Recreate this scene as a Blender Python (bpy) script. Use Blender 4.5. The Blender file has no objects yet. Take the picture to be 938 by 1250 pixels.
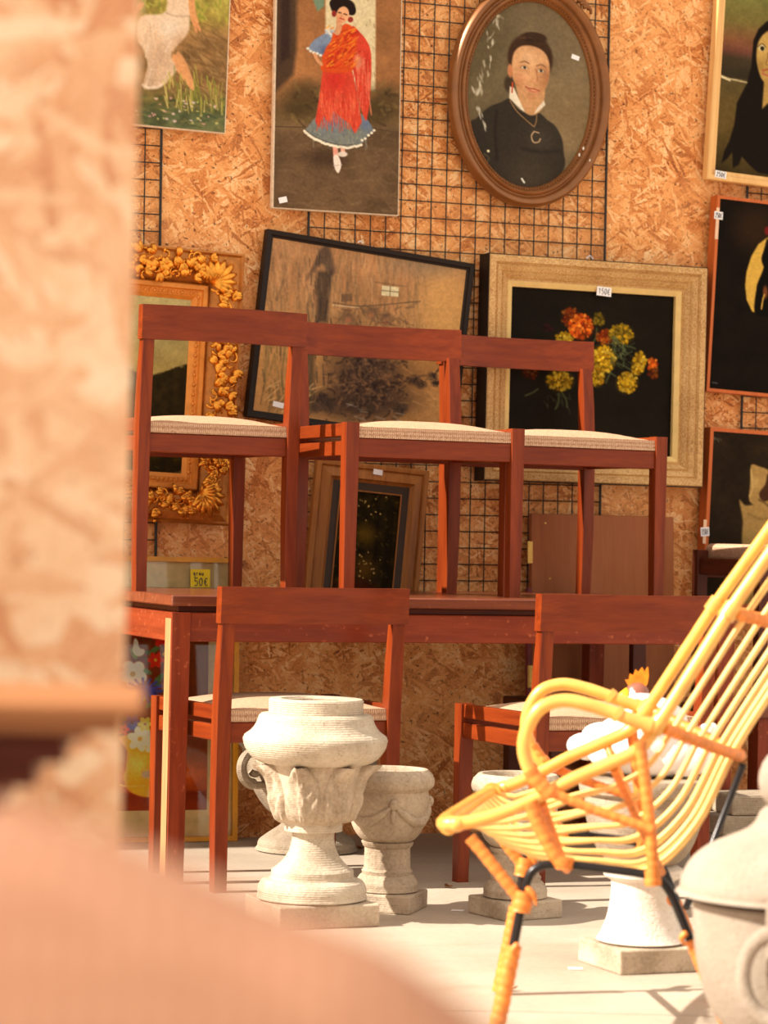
import bpy, bmesh, math, random
import numpy as np
from mathutils import Vector, Matrix, noise as mnoise

sc = bpy.context.scene
COL = sc.collection
PI = math.pi
# ------------------------------------------------------------------ camera, light, exposure
FPX, CX, CY = 3300.0, 469.0, 625.0
CAM = Vector((0, 0, 0.912))
YAW, PITCH, ROLL = math.radians(22.0), math.atan(25 / FPX), math.radians(1.3)
_f = Vector((math.sin(YAW) * math.cos(PITCH), math.cos(YAW) * math.cos(PITCH), math.sin(PITCH)))
_r0 = Vector((math.cos(YAW), -math.sin(YAW), 0))
_u0 = _r0.cross(_f)
_r = _r0 * math.cos(ROLL) + _u0 * math.sin(ROLL)
_u = _u0 * math.cos(ROLL) - _r0 * math.sin(ROLL)
cam_data = bpy.data.cameras.new('camera')
cam = bpy.data.objects.new('camera', cam_data)
COL.objects.link(cam)
cam.matrix_world = Matrix(((_r.x, _u.x, -_f.x, CAM.x), (_r.y, _u.y, -_f.y, CAM.y), (_r.z, _u.z, -_f.z, CAM.z), (0, 0, 0, 1)))
cam_data.sensor_fit = 'HORIZONTAL'
cam_data.sensor_width = 36.0
cam_data.lens = 36.0 * FPX / 938.0
cam_data.clip_start, cam_data.clip_end = 0.05, 200
cam_data.dof.use_dof = True
cam_data.dof.focus_distance = 7.1
cam_data.dof.aperture_fstop = 5.8
sc.camera = cam

world = bpy.data.worlds.new('world')
sc.world = world
world.use_nodes = True
bg = world.node_tree.nodes['Background']
bg.inputs[0].default_value = (1.0, 0.90, 0.78, 1)
bg.inputs[1].default_value = 1.0

sun_data = bpy.data.lights.new('sun', 'SUN')
sun_data.energy = 8.0
sun_data.angle = math.radians(0.6)
sun_data.color = (1.0, 0.92, 0.80)
sun = bpy.data.objects.new('sun', sun_data)
COL.objects.link(sun)
to_sun = Vector((-1.0, 0.06, 0.80)).normalized()
sun.rotation_euler = to_sun.to_track_quat('Z', 'Y').to_euler()
sun.location = (-6, 7, 6)

sc.view_settings.view_transform = 'Standard'
sc.view_settings.look = 'None'
sc.view_settings.gamma = 1.0
sc.view_settings.use_curve_mapping = False
sc.view_settings.exposure = 0.4

WALL_Y = 7.575


def ray(px, py):
    return _f + _r * ((px - CX) / FPX) - _u * ((py - CY) / FPX)


def at(px, py, d):
    return CAM + ray(px, py) * d


def on_y(px, py, y):
    v = ray(px, py)
    return CAM + v * ((y - CAM.y) / v.y)


def on_z(px, py, z=0.0):
    v = ray(px, py)
    return CAM + v * ((z - CAM.z) / v.z)


def ground(px, d):
    p = at(px, 650, d)
    return Vector((p.x, p.y, 0))


# ------------------------------------------------------------------ materials
def srgb(r, g, b):
    def c(v):
        v /= 255.0
        return v / 12.92 if v <= 0.04045 else ((v + 0.055) / 1.055) ** 2.4
    return (c(r), c(g), c(b), 1.0)


class NT:
    def __init__(self, name):
        self.m = bpy.data.materials.new(name)
        self.m.use_nodes = True
        self.t = self.m.node_tree
        self.b = self.t.nodes['Principled BSDF']

    def n(self, kind, **kw):
        x = self.t.nodes.new(kind)
        for k, v in kw.items():
            if k.startswith('i_'):
                key = k[2:]
                key = int(key) if key.isdigit() else key
                if hasattr(v, 'is_output'):
                    self.t.links.new(v, x.inputs[key])
                else:
                    x.inputs[key].default_value = v
            else:
                setattr(x, k, v)
        return x

    def link(self, a, b):
        self.t.links.new(a, b)

    def ramp(self, fac, stops):
        r = self.n('ShaderNodeValToRGB')
        self.link(fac, r.inputs[0])
        e = r.color_ramp.elements
        e[0].position, e[0].color = stops[0][0], stops[0][1]
        e[1].position, e[1].color = stops[-1][0], stops[-1][1]
        for p, c in stops[1:-1]:
            q = e.new(p)
            q.color = c
        return r.outputs[0]

    def mix(self, fac, a, b, mode='MIX'):
        x = self.n('ShaderNodeMix', data_type='RGBA', blend_type=mode)
        for s, v in ((x.inputs[0], fac), (x.inputs[6], a), (x.inputs[7], b)):
            if hasattr(v, 'is_output'):
                self.link(v, s)
            else:
                s.default_value = v
        return x.outputs[2]

    def math(self, op, a, b=0.0, c=None):
        x = self.n('ShaderNodeMath', operation=op)
        for i, v in enumerate((a, b) if c is None else (a, b, c)):
            if hasattr(v, 'is_output'):
                self.link(v, x.inputs[i])
            else:
                x.inputs[i].default_value = v
        return x.outputs[0]

    def bump(self, h, strength, dist=0.01):
        x = self.n('ShaderNodeBump')
        x.inputs['Strength'].default_value = strength
        x.inputs['Distance'].default_value = dist
        self.link(h, x.inputs['Height'])
        self.link(x.outputs[0], self.b.inputs['Normal'])

    def coords(self):
        return self.n('ShaderNodeTexCoord').outputs['Object']

    def set(self, color=None, rough=None, metal=None, coat=None, spec=None):
        for key, v in (('Base Color', color), ('Roughness', rough), ('Metallic', metal), ('Coat Weight', coat), ('Specular IOR Level', spec)):
            if v is None:
                continue
            if hasattr(v, 'is_output'):
                self.link(v, self.b.inputs[key])
            else:
                self.b.inputs[key].default_value = v
        return self.m


def m_plain(name, rgb, rough=0.5, metal=0.0, var=0.12, scale=30, bump=0.0, coat=0.0, spec=None):
    N = NT(name)
    no = N.n('ShaderNodeTexNoise', i_Vector=N.coords(), i_Scale=scale, i_Detail=4.0)
    c = srgb(*rgb)
    lo = tuple(v * (1 - var) for v in c[:3]) + (1,)
    hi = tuple(min(1, v * (1 + var)) for v in c[:3]) + (1,)
    if bump:
        N.bump(no.outputs[0], bump, 0.003)
    return N.set(N.ramp(no.outputs[0], [(0.3, lo), (0.7, hi)]), rough, metal, coat, spec)


OSB_WARM = [(128, 62, 24), (196, 116, 56), (222, 146, 80), (234, 168, 104), (248, 206, 152)]
OSB_PALE = [(184, 112, 68), (218, 158, 116), (230, 180, 138), (236, 198, 160), (246, 220, 188)]


def m_osb(name, pal, dark=1.0, flake=1.0):
    N = NT(name)
    sep = N.n('ShaderNodeSeparateXYZ', i_0=N.coords())
    comb = N.n('ShaderNodeCombineXYZ', i_0=sep.outputs[0], i_1=sep.outputs[2])
    warp = N.n('ShaderNodeTexNoise', i_Vector=comb.outputs[0], i_Scale=45.0, i_Detail=3.0)
    wv = N.n('ShaderNodeVectorMath', operation='MULTIPLY_ADD')
    N.link(warp.outputs[1], wv.inputs[0])
    wv.inputs[1].default_value = (0.010, 0.010, 0)
    N.link(comb.outputs[0], wv.inputs[2])
    best_h = best_c = None
    rnd = random.Random(3)
    for i in range(9):
        a = i * PI / 9 + rnd.uniform(-.15, .15)
        m1 = N.n('ShaderNodeMapping', i_Vector=wv.outputs[0], i_Rotation=(0, 0, a), i_Location=(i * 3.7, i * 1.9, 0))
        k = rnd.uniform(.7, 1.5) * flake
        sx, sy = 15 * k, rnd.choice((30, 45, 80, 120, 160)) * k
        m2 = N.n('ShaderNodeMapping', i_Vector=m1.outputs[0], i_Scale=(sx, sy, 1))
        v = N.n('ShaderNodeTexVoronoi', voronoi_dimensions='2D', i_Vector=m2.outputs[0], i_Scale=1.0)
        s_ = N.n('ShaderNodeSeparateColor', i_0=v.outputs['Color'])
        gr = N.n('ShaderNodeTexNoise', i_Vector=N.n('ShaderNodeMapping', i_Vector=m1.outputs[0], i_Scale=(20, 320, 1)).outputs[0], i_Scale=1.0, i_Detail=2.0)
        cval = N.math('MULTIPLY_ADD', gr.outputs[0], 0.5, N.math('MULTIPLY_ADD', s_.outputs[1], 0.5, 0.08))
        hval = N.math('MULTIPLY_ADD', v.outputs['Distance'], -0.3, s_.outputs[0])
        if best_h is None:
            best_h, best_c = hval, cval
        else:
            gt = N.math('GREATER_THAN', hval, best_h)
            mx = N.n('ShaderNodeMix', data_type='FLOAT', i_0=gt, i_2=best_c, i_3=cval)
            best_c = mx.outputs[0]
            best_h = N.math('MAXIMUM', hval, best_h)
    fine = N.n('ShaderNodeTexNoise', i_Vector=comb.outputs[0], i_Scale=170.0, i_Detail=3.0)
    mid_ = N.n('ShaderNodeTexNoise', i_Vector=comb.outputs[0], i_Scale=9.0, i_Detail=4.0)
    val = N.math('MULTIPLY_ADD', N.math('SUBTRACT', fine.outputs[0], 0.5), 0.5, best_c)
    val = N.math('MULTIPLY_ADD', N.math('SUBTRACT', mid_.outputs[0], 0.5), 0.45, val)
    col = N.ramp(val, [(p, srgb(*c)) for p, c in zip((0.2, 0.4, 0.56, 0.72, 0.9), pal)])
    big = N.n('ShaderNodeTexNoise', i_Vector=comb.outputs[0], i_Scale=4.0, i_Detail=3.0)
    col = N.mix(N.ramp(big.outputs[0], [(0.4, (0, 0, 0, 1)), (0.7, (0.45, 0.45, 0.45, 1))]), col, srgb(*[min(255, q + 6) for q in pal[3]]))
    # dark slivers and specks between the strands
    for k, (scl, rot, lo, hi) in enumerate((((60, 120, 1), .7, .64, .69), ((130, 60, 1), -.4, .65, .69))):
        sp = N.n('ShaderNodeTexNoise', i_Vector=N.n('ShaderNodeMapping', i_Vector=wv.outputs[0], i_Scale=scl, i_Rotation=(0, 0, rot)).outputs[0], i_Scale=1.0, i_Detail=3.0)
        col = N.mix(N.ramp(sp.outputs[0], [(lo, (0, 0, 0, 1)), (hi, (.9 * dark, .9 * dark, .9 * dark, 1))]), col, srgb(86, 38, 16))
    N.bump(best_h, 0.3, 0.003)
    return N.set(col, 0.62, spec=0.25)


def m_wood(name, dark, light, axis='x', rough=0.33, coat=0.25, wear=None):
    N = NT(name)
    sc3 = {'x': (2.5, 30, 30), 'y': (30, 2.5, 30), 'z': (30, 30, 2.5)}[axis]
    mp = N.n('ShaderNodeMapping', i_Vector=N.coords(), i_Scale=sc3)
    n1 = N.n('ShaderNodeTexNoise', i_Vector=mp.outputs[0], i_Scale=1.6, i_Detail=5.0, i_Distortion=0.6)
    n2 = N.n('ShaderNodeTexNoise', i_Vector=mp.outputs[0], i_Scale=7.0, i_Detail=3.0)
    v = N.math('MULTIPLY_ADD', n2.outputs[0], 0.3, N.math('MULTIPLY', n1.outputs[0], 0.75))
    col = N.ramp(v, [(0.3, srgb(*dark)), (0.74, srgb(*light))])
    if wear:
        w = N.n('ShaderNodeTexNoise', i_Vector=N.coords(), i_Scale=60.0, i_Detail=6.0)
        col = N.mix(N.ramp(w.outputs[0], [(0.62, (0, 0, 0, 1)), (0.72, (.55, .55, .55, 1))]), col, srgb(*wear))
    N.bump(n2.outputs[0], 0.06, 0.002)
    return N.set(col, rough, coat=coat, spec=0.22)


def m_stone(name, dark, light, tool=0.0):
    N = NT(name)
    co = N.coords()
    n1 = N.n('ShaderNodeTexNoise', i_Vector=co, i_Scale=9.0, i_Detail=6.0)
    n2 = N.n('ShaderNodeTexNoise', i_Vector=co, i_Scale=130.0, i_Detail=3.0)
    col = N.ramp(N.math('MULTIPLY_ADD', n2.outputs[0], 0.3, N.math('MULTIPLY', n1.outputs[0], 0.75)), [(0.38, srgb(*dark)), (0.62, srgb(*light))])
    pit = N.n('ShaderNodeTexVoronoi', i_Vector=co, i_Scale=70.0)
    col = N.mix(N.ramp(pit.outputs[0], [(0.08, (.5, .5, .5, 1)), (0.2, (0, 0, 0, 1))]), col, srgb(120, 96, 70))
    h = N.math('ADD', n2.outputs[0], N.math('MULTIPLY', n1.outputs[0], 0.5))
    if tool:
        wv = N.n('ShaderNodeTexWave', i_Vector=co, i_Scale=62.0, i_Distortion=1.5, bands_direction='Z')
        wv.inputs['Detail'].default_value = 2.0
        h = N.math('MULTIPLY_ADD', wv.outputs[1], tool, h)
    N.bump(h, 0.5, 0.0035)
    return N.set(col, 0.85, spec=0.2)


def m_fabric(name, a, b, scale=330):
    N = NT(name)
    co = N.coords()
    w1 = N.n('ShaderNodeTexWave', i_Vector=co, i_Scale=scale / 6.5, i_Distortion=1.0, bands_direction='X')
    w2 = N.n('ShaderNodeTexWave', i_Vector=N.n('ShaderNodeMapping', i_Vector=co, i_Rotation=(.5, 0, 0)).outputs[0], i_Scale=scale / 6.5, i_Distortion=1.0, bands_direction='Y')
    v = N.math('MULTIPLY', w1.outputs[1], w2.outputs[1])
    no = N.n('ShaderNodeTexNoise', i_Vector=co, i_Scale=240.0, i_Detail=2.0)
    v2 = N.math('MULTIPLY_ADD', no.outputs[0], 0.7, N.math('MULTIPLY', v, 0.4))
    N.bump(v, 0.3, 0.001)
    return N.set(N.ramp(v2, [(0.25, srgb(*a)), (0.65, srgb(*b))]), 0.9, spec=0.1)


def m_paint(name, rough=0.5, coat=0.0):
    N = NT(name)
    at_ = N.n('ShaderNodeAttribute', attribute_name='paint')
    no = N.n('ShaderNodeTexNoise', i_Vector=N.coords(), i_Scale=160.0, i_Detail=3.0)
    N.bump(no.outputs[0], 0.25, 0.0015)
    return N.set(at_.outputs['Color'], rough, coat=coat, spec=0.04)


def m_floor(name):
    N = NT(name)
    co = N.coords()
    n1 = N.n('ShaderNodeTexNoise', i_Vector=co, i_Scale=1.6, i_Detail=6.0, i_Roughness=.6)
    n2 = N.n('ShaderNodeTexNoise', i_Vector=co, i_Scale=60.0, i_Detail=4.0)
    col = N.ramp(N.math('MULTIPLY_ADD', n2.outputs[0], 0.25, N.math('MULTIPLY', n1.outputs[0], 0.8)), [(0.35, srgb(160, 144, 126)), (0.68, srgb(188, 174, 156))])
    st = N.n('ShaderNodeTexNoise', i_Vector=N.n('ShaderNodeMapping', i_Vector=co, i_Scale=(1.2, 5, 1), i_Rotation=(0, 0, .35)).outputs[0], i_Scale=2.0, i_Detail=5.0)
    col = N.mix(N.ramp(st.outputs[0], [(0.55, (0, 0, 0, 1)), (0.75, (.45, .45, .45, 1))]), col, srgb(160, 136, 112))
    N.bump(n2.outputs[0], 0.12, 0.003)
    return N.set(col, 0.6, spec=0.3)


def m_glass(name):
    N = NT(name)
    out = N.t.nodes['Material Output']
    fr = N.n('ShaderNodeFresnel', i_IOR=1.45)
    tr = N.n('ShaderNodeBsdfTransparent', i_Color=(0.98, 0.98, 0.96, 1))
    gl = N.n('ShaderNodeBsdfGlossy', i_Roughness=0.03)
    mx = N.n('ShaderNodeMixShader', i_0=fr.outputs[0], i_1=tr.outputs[0], i_2=gl.outputs[0])
    N.link(mx.outputs[0], out.inputs['Surface'])
    return N.m


M = {}
M['osb'] = m_osb('osb_board', OSB_WARM)
M['osb_pale'] = m_osb('osb_board_pale', OSB_PALE, 0.3, 0.5)
M['floor'] = m_floor('worn_concrete')
for ax in 'xyz':
    M['teak_' + ax] = m_wood('chair_wood_' + ax, (98, 34, 12), (136, 56, 20), ax, 0.32, 0.0)
    M['table_' + ax] = m_wood('table_wood_' + ax, (106, 39, 19), (142, 60, 32), ax, 0.32, 0.0, wear=(190, 104, 68))
    M['dark_' + ax] = m_wood('dark_wood_' + ax, (60, 22, 10), (88, 34, 16), ax, 0.5, 0.1)
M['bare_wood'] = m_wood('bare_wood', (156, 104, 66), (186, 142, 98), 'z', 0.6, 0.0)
M['tabletop'] = m_wood('tabletop_wood', (96, 46, 28), (130, 68, 44), 'x', 0.32, 0.3, wear=(170, 110, 84))
M['cushion'] = m_fabric('woven_seat_cloth', (152, 112, 84), (208, 172, 142))
M['peach'] = m_fabric('peach_upholstery', (150, 106, 82), (164, 120, 96), 200)
M['wire'] = m_plain('black_wire', (34, 30, 26), 0.45, 0.3)
M['blackframe'] = m_plain('black_frame_paint', (32, 21, 15), 0.5, spec=0.2)
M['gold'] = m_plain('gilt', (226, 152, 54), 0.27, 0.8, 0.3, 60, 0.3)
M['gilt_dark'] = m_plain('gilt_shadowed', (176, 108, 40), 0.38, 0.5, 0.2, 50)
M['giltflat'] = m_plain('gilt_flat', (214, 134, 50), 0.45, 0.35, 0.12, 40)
M['bronze'] = m_plain('bronze_frame', (132, 82, 40), 0.34, 0.3, 0.15, 20, 0.1)
M['speck'] = None
N = NT('speckled_frame')
_n1 = N.n('ShaderNodeTexNoise', i_Vector=N.coords(), i_Scale=220.0, i_Detail=3.0)
_n2 = N.n('ShaderNodeTexNoise', i_Vector=N.coords(), i_Scale=9.0, i_Detail=3.0)
M['speck'] = N.set(N.ramp(N.math('MULTIPLY_ADD', _n1.outputs[0], .75, N.math('MULTIPLY', _n2.outputs[0], .3)), [(0.35, srgb(150, 104, 52)), (0.5, srgb(186, 142, 84)), (0.7, srgb(214, 176, 118))]), 0.6)
M['linen'] = m_plain('cream_slip', (218, 184, 116), 0.6, 0, 0.08)
M['pine'] = m_wood('pale_pine', (212, 160, 96), (232, 188, 124), 'z', 0.5, 0.1)
M['orange_wood'] = m_wood('orange_wood', (176, 84, 34), (196, 102, 46), 'z', 0.5, 0.1)
M['brown_mould'] = m_wood('brown_moulding', (124, 72, 30), (174, 112, 54), 'z', 0.4, 0.0)
M['dark_slip'] = m_plain('dark_slip', (52, 34, 16), 0.5)
M['yellow_frame'] = m_plain('yellow_frame', (216, 146, 32), 0.4)
M['mat_board'] = m_plain('mat_board', (238, 208, 150), 0.8)
M['canvas_edge'] = m_plain('raw_canvas', (222, 200, 172), 0.9, 0, 0.15, 80)
M['panel_brown'] = m_wood('brown_panel', (142, 80, 46), (160, 96, 58), 'z', 0.6, 0.0)
M['purple'] = m_plain('plum_edge', (120, 44, 50), 0.6)
M['brass'] = m_plain('brass', (200, 160, 84), 0.4, 0.7)
M['stone'] = m_stone('pale_tooled_stone', (162, 146, 126), (198, 184, 164), 0.5)
M['stone2'] = m_stone('weathered_stone', (146, 128, 108), (188, 170, 148), 0.15)
M['stone3'] = m_stone('grey_stone', (130, 114, 96), (164, 148, 128), 0.3)
M['stone_white'] = m_stone('white_stone', (206, 192, 176), (226, 216, 204), 0.1)
M['stone_lid'] = m_stone('cream_stone', (146, 130, 115), (160, 146, 131), 0.1)
M['hen_white'] = m_plain('white_glaze', (238, 232, 226), 0.3, 0, 0.03)
M['hen_head'] = m_plain('brown_glaze', (140, 84, 66), 0.35)
M['hen_yellow'] = m_plain('yellow_glaze', (244, 190, 40), 0.35)
M['hen_comb'] = m_plain('orange_glaze', (238, 128, 24), 0.35, 0, 0.3, 60)
M['eye_black'] = m_plain('black_glaze', (20, 18, 16), 0.2)
M['cane'] = m_plain('honey_cane', (228, 168, 80), 0.32, 0, 0.16, 25, 0.05, 0.3)
M['cane_thin'] = m_plain('pale_cane', (238, 192, 112), 0.4, 0, 0.12, 40)
M['wrap'] = m_plain('orange_binding', (220, 128, 52), 0.45, 0, 0.22, 70, 0.15)
M['metal'] = m_plain('black_steel', (38, 34, 34), 0.28, 0.5)
M['paint'] = m_paint('painted_canvas')
M['paint_varnish'] = m_paint('varnished_canvas', 0.4, 0.0)
M['glass'] = m_glass('picture_glass')
M['tag'] = m_plain('white_tag', (236, 232, 232), 0.7, 0, 0.03)
M['note'] = m_plain('yellow_note', (242, 208, 30), 0.7, 0, 0.04)
M['ink'] = m_plain('dark_ink', (36, 36, 60), 0.6)
M['tape'] = m_plain('clear_tape', (226, 186, 150), 0.3)
M['leaf'] = m_plain('dry_leaf', (150, 96, 40), 0.8)
M['leaf_yellow'] = m_plain('yellow_leaf', (214, 178, 30), 0.8)
M['console'] = m_wood('console_top', (140, 90, 56), (166, 112, 72), 'x', 0.5, 0.0)
M['flake'] = m_plain('paint_flake', (226, 216, 200), 0.7)


# ------------------------------------------------------------------ mesh helpers
def obj(name, bm, mat, parent=None, smooth=False, angle=None):
    me = bpy.data.meshes.new(name)
    bmesh.ops.recalc_face_normals(bm, faces=bm.faces[:])
    bm.to_mesh(me)
    bm.free()
    for m in (mat if isinstance(mat, (list, tuple)) else [mat]):
        me.materials.append(m)
    if smooth:
        for p in me.polygons:
            p.use_smooth = True
        if angle:
            me.set_sharp_from_angle(angle=math.radians(angle))
    o = bpy.data.objects.new(name, me)
    COL.objects.link(o)
    if parent:
        o.parent = parent
    return o


def tag(o, label=None, cat=None, group=None, kind=None):
    for k, v in (('label', label), ('category', cat), ('group', group), ('kind', kind)):
        if v:
            o[k] = v
    return o


def thing(name, label, cat, loc=(0, 0, 0), rz=0.0, group=None, rot=None):
    o = bpy.data.objects.new(name, None)
    o.empty_display_size = 0.1
    COL.objects.link(o)
    o.location = loc
    o.rotation_euler = rot if rot else (0, 0, rz)
    return tag(o, label, cat, group)


def copy_tree(o, parent=None):
    c = o.copy()
    COL.objects.link(c)
    if parent:
        c.parent = parent
        c.matrix_parent_inverse = o.matrix_parent_inverse.copy()
    for ch in list(o.children):
        copy_tree(ch, c)
    return c


def BM():
    return bmesh.new()


def box(bm, c, s, bev=0.0, rot=None, seg=1):
    r = bmesh.ops.create_cube(bm, size=1.0)
    vs = r['verts']
    mt = Matrix.Translation(Vector(c)) @ (rot.to_4x4() if rot else Matrix.Identity(4)) @ Matrix.Diagonal((s[0], s[1], s[2], 1))
    bmesh.ops.transform(bm, matrix=mt, verts=vs)
    if bev:
        es = list({e for v in vs for e in v.link_edges})
        bmesh.ops.bevel(bm, geom=es, offset=bev, segments=seg, affect='EDGES', profile=0.5)


def loft(bm, rings, cap=True, close=False):
    vr = [[bm.verts.new(p) for p in ring] for ring in rings]
    n = len(vr[0])
    pairs = list(zip(vr, vr[1:])) + ([(vr[-1], vr[0])] if close else [])
    for a, b in pairs:
        for i in range(n):
            j = (i + 1) % n
            bm.faces.new((a[i], a[j], b[j], b[i]))
    if cap and not close:
        bm.faces.new(vr[0][::-1])
        bm.faces.new(vr[-1])


def beam(bm, pts, wx, wy, bev=0.0015):
    """square-section post through pts (mostly vertical), widths per point, chamfered corners"""
    rings = []
    for i, p in enumerate(pts):
        a = (wx[i] if isinstance(wx, (list, tuple)) else wx) / 2
        b = (wy[i] if isinstance(wy, (list, tuple)) else wy) / 2
        c = bev
        x, y, z = p
        rings.append([(x - a + c, y - b, z), (x + a - c, y - b, z), (x + a, y - b + c, z), (x + a, y + b - c, z), (x + a - c, y + b, z), (x - a + c, y + b, z), (x - a, y + b - c, z), (x - a, y - b + c, z)])
    loft(bm, rings)


def catmull(pts, n=8, closed=False):
    P = [Vector(p) for p in pts]
    out = []
    m = len(P)
    rng = range(m) if closed else range(m - 1)
    for i in rng:
        if closed:
            a, b, c, d = P[(i - 1) % m], P[i], P[(i + 1) % m], P[(i + 2) % m]
        else:
            b, c = P[i], P[i + 1]
            a = P[i - 1] if i else b * 2 - c
            d = P[i + 2] if i + 2 < m else c * 2 - b
        for k in range(n):
            t = k / n
            out.append(0.5 * ((2 * b) + (c - a) * t + (2 * a - 5 * b + 4 * c - d) * t * t + (3 * b - a - 3 * c + d) * t ** 3))
    if not closed:
        out.append(P[-1])
    return out


def tube(bm, pts, r, sides=10, closed=False, cap=True):
    P = [Vector(p) for p in pts]
    n = len(P)
    T = []
    for i in range(n):
        if closed:
            t = P[(i + 1) % n] - P[i - 1]
        else:
            t = P[min(i + 1, n - 1)] - P[max(i - 1, 0)]
        T.append(t.normalized() if t.length > 1e-9 else Vector((0, 0, 1)))
    ref = Vector((0, 0, 1)) if abs(T[0].z) < 0.9 else Vector((1, 0, 0))
    u = T[0].cross(ref).normalized()
    rings = []
    for i in range(n):
        u = (u - T[i] * u.dot(T[i])).normalized()
        v = T[i].cross(u)
        ri = r[i] if isinstance(r, (list, tuple, np.ndarray)) else r
        rings.append([P[i] + (u * math.cos(2 * PI * k / sides) + v * math.sin(2 * PI * k / sides)) * ri for k in range(sides)])
    loft(bm, rings, cap, closed)


def lathe(bm, prof, seg=48, c=(0, 0, 0), mod=None):
    """prof: (r, z) list, closed top and bottom when r is 0"""
    rings = []
    for r, z in prof:
        ring = []
        for k in range(seg):
            a = 2 * PI * k / seg
            rr = r * (mod(a, z) if mod else 1)
            ring.append((c[0] + rr * math.cos(a), c[1] + rr * math.sin(a), c[2] + z))
        rings.append(ring)
    loft(bm, rings)


def smooth_prof(pts, n=4):
    q = catmull([(a, 0, b) for a, b in pts], n)
    return [(max(p.x, 1e-4), p.z) for p in q]


def blob(bm, c, s, seg=20, rings=12, rot=None, warp=None):
    r = bmesh.ops.create_uvsphere(bm, u_segments=seg, v_segments=rings, radius=1.0)
    if warp:
        for v in r['verts']:
            v.co = Vector(warp(v.co))
    mt = Matrix.Translation(Vector(c)) @ (rot.to_4x4() if rot else Matrix.Identity(4)) @ Matrix.Diagonal((s[0], s[1], s[2], 1))
    bmesh.ops.transform(bm, matrix=mt, verts=r['verts'])


# ------------------------------------------------------------------ the setting
bm = BM()
box(bm, (2.5, WALL_Y + 0.03, 1.6), (9.0, 0.06, 3.2))
tag(obj('wall_back', bm, M['osb']), kind='structure')

# floor: two cast slabs with a shallow joint between
pa, pb = on_z(560, 1233), on_z(938, 1242)
dv = (pb - pa).normalized()
nv = Vector((-dv.y, dv.x, 0))
if nv.y < 0:
    nv = -nv
fl = bpy.data.objects.new('floor', None)
COL.objects.link(fl)
tag(fl, kind='structure')
mid = (pa + pb) / 2
for side, far in ((1, 9.0), (-1, 9.0)):
    bm = BM()
    q = [mid - dv * 9 + nv * 0.003 * side, mid + dv * 9 + nv * 0.003 * side, mid + dv * 9 + nv * far * side, mid - dv * 9 + nv * far * side]
    lo = [bm.verts.new((p.x, p.y, -0.08)) for p in q]
    hi = [bm.verts.new((p.x, p.y, 0.0)) for p in q]
    for i in range(4):
        j = (i + 1) % 4
        bm.faces.new((lo[i], lo[j], hi[j], hi[i]))
    bm.faces.new(lo[::-1])
    bm.faces.new(hi)
    obj('slab', bm, M['floor'], fl)

# partition board at the left, close to the camera
d = 2.55
e_top, e_bot = at(173, 0, d), at(147, 1000, d)
ex = (e_bot.x + e_top.x) / 2
ey = (e_bot.y + e_top.y) / 2
pr = bpy.data.objects.new('wall_left', None)
COL.objects.link(pr)
tag(pr, kind='structure')
bm = BM()
box(bm, (-0.6, 0.011, 1.15), (1.2, 0.022, 2.3), 0.001)
obj('panel', bm, M['osb_pale'], pr)
pr.location = (ex, ey, 0)
pr.rotation_euler = (0, 0, -0.02)


# ------------------------------------------------------------------ wire grids
def wire_grid(label, x0, x1, z0, z1, cell=0.05, y=WALL_Y - 0.012, tilt=0.0, skip=None):
    root = thing('wire_grid_panel', label, 'wire grid', ((x0 + x1) / 2, y, z0), rot=(0, tilt, 0), group=None)
    w, h = x1 - x0, z1 - z0
    for s in (-1, 1):
        bm = BM()
        tube(bm, [(s * w / 2, 0, 0), (s * w / 2, 0, h)], 0.0042, 8)
        obj('frame_bar', bm, M['wire'], root, True, 50)
    vm = hm = None
    n = int(round(w / cell))
    for i in range(1, n):
        if vm is None:
            bm = BM()
            tube(bm, [(0, -0.003, 0), (0, -0.003, h)], 0.002, 6)
            o = obj('wire', bm, M['wire'], root, True, 50)
            vm = o.data
        else:
            o = bpy.data.objects.new('wire', vm)
            COL.objects.link(o)
            o.parent = root
        o.location.x = -w / 2 + w * i / n
    k = int(round(h / cell))
    for i in range(0, k + 1):
        if hm is None:
            bm = BM()
            tube(bm, [(-w / 2, 0.001, 0), (w / 2, 0.001, 0)], 0.002, 6)
            o = obj('wire', bm, M['wire'], root, True, 50)
            hm = o.data
        else:
            o = bpy.data.objects.new('wire', hm)
            COL.objects.link(o)
            o.parent = root
        o.location.z = h * i / k
    return root


gy = WALL_Y - 0.012
gl = on_y(378, 300, gy)
gr = on_y(740, 315, gy)
n_c = round((gr.x - gl.x) / 0.05)
wire_grid('wide black wire grid on the wall behind the oval portrait', gl.x, gr.x, 0.72, 2.72, tilt=-0.004)
gl2 = on_y(201, 230, gy)
wire_grid('narrow strip of black wire grid below the painting of a girl by a pond', gl2.x - 1.0, gl2.x, 0.72, 2.72, tilt=-0.01)
gl3 = on_y(911, 232, gy)
gl3b = on_y(903, 500, gy)
wire_grid('black wire grid behind the dark paintings along the right', gl3.x, gl3.x + 1.0, 0.72, 2.72, tilt=0.004)


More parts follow.
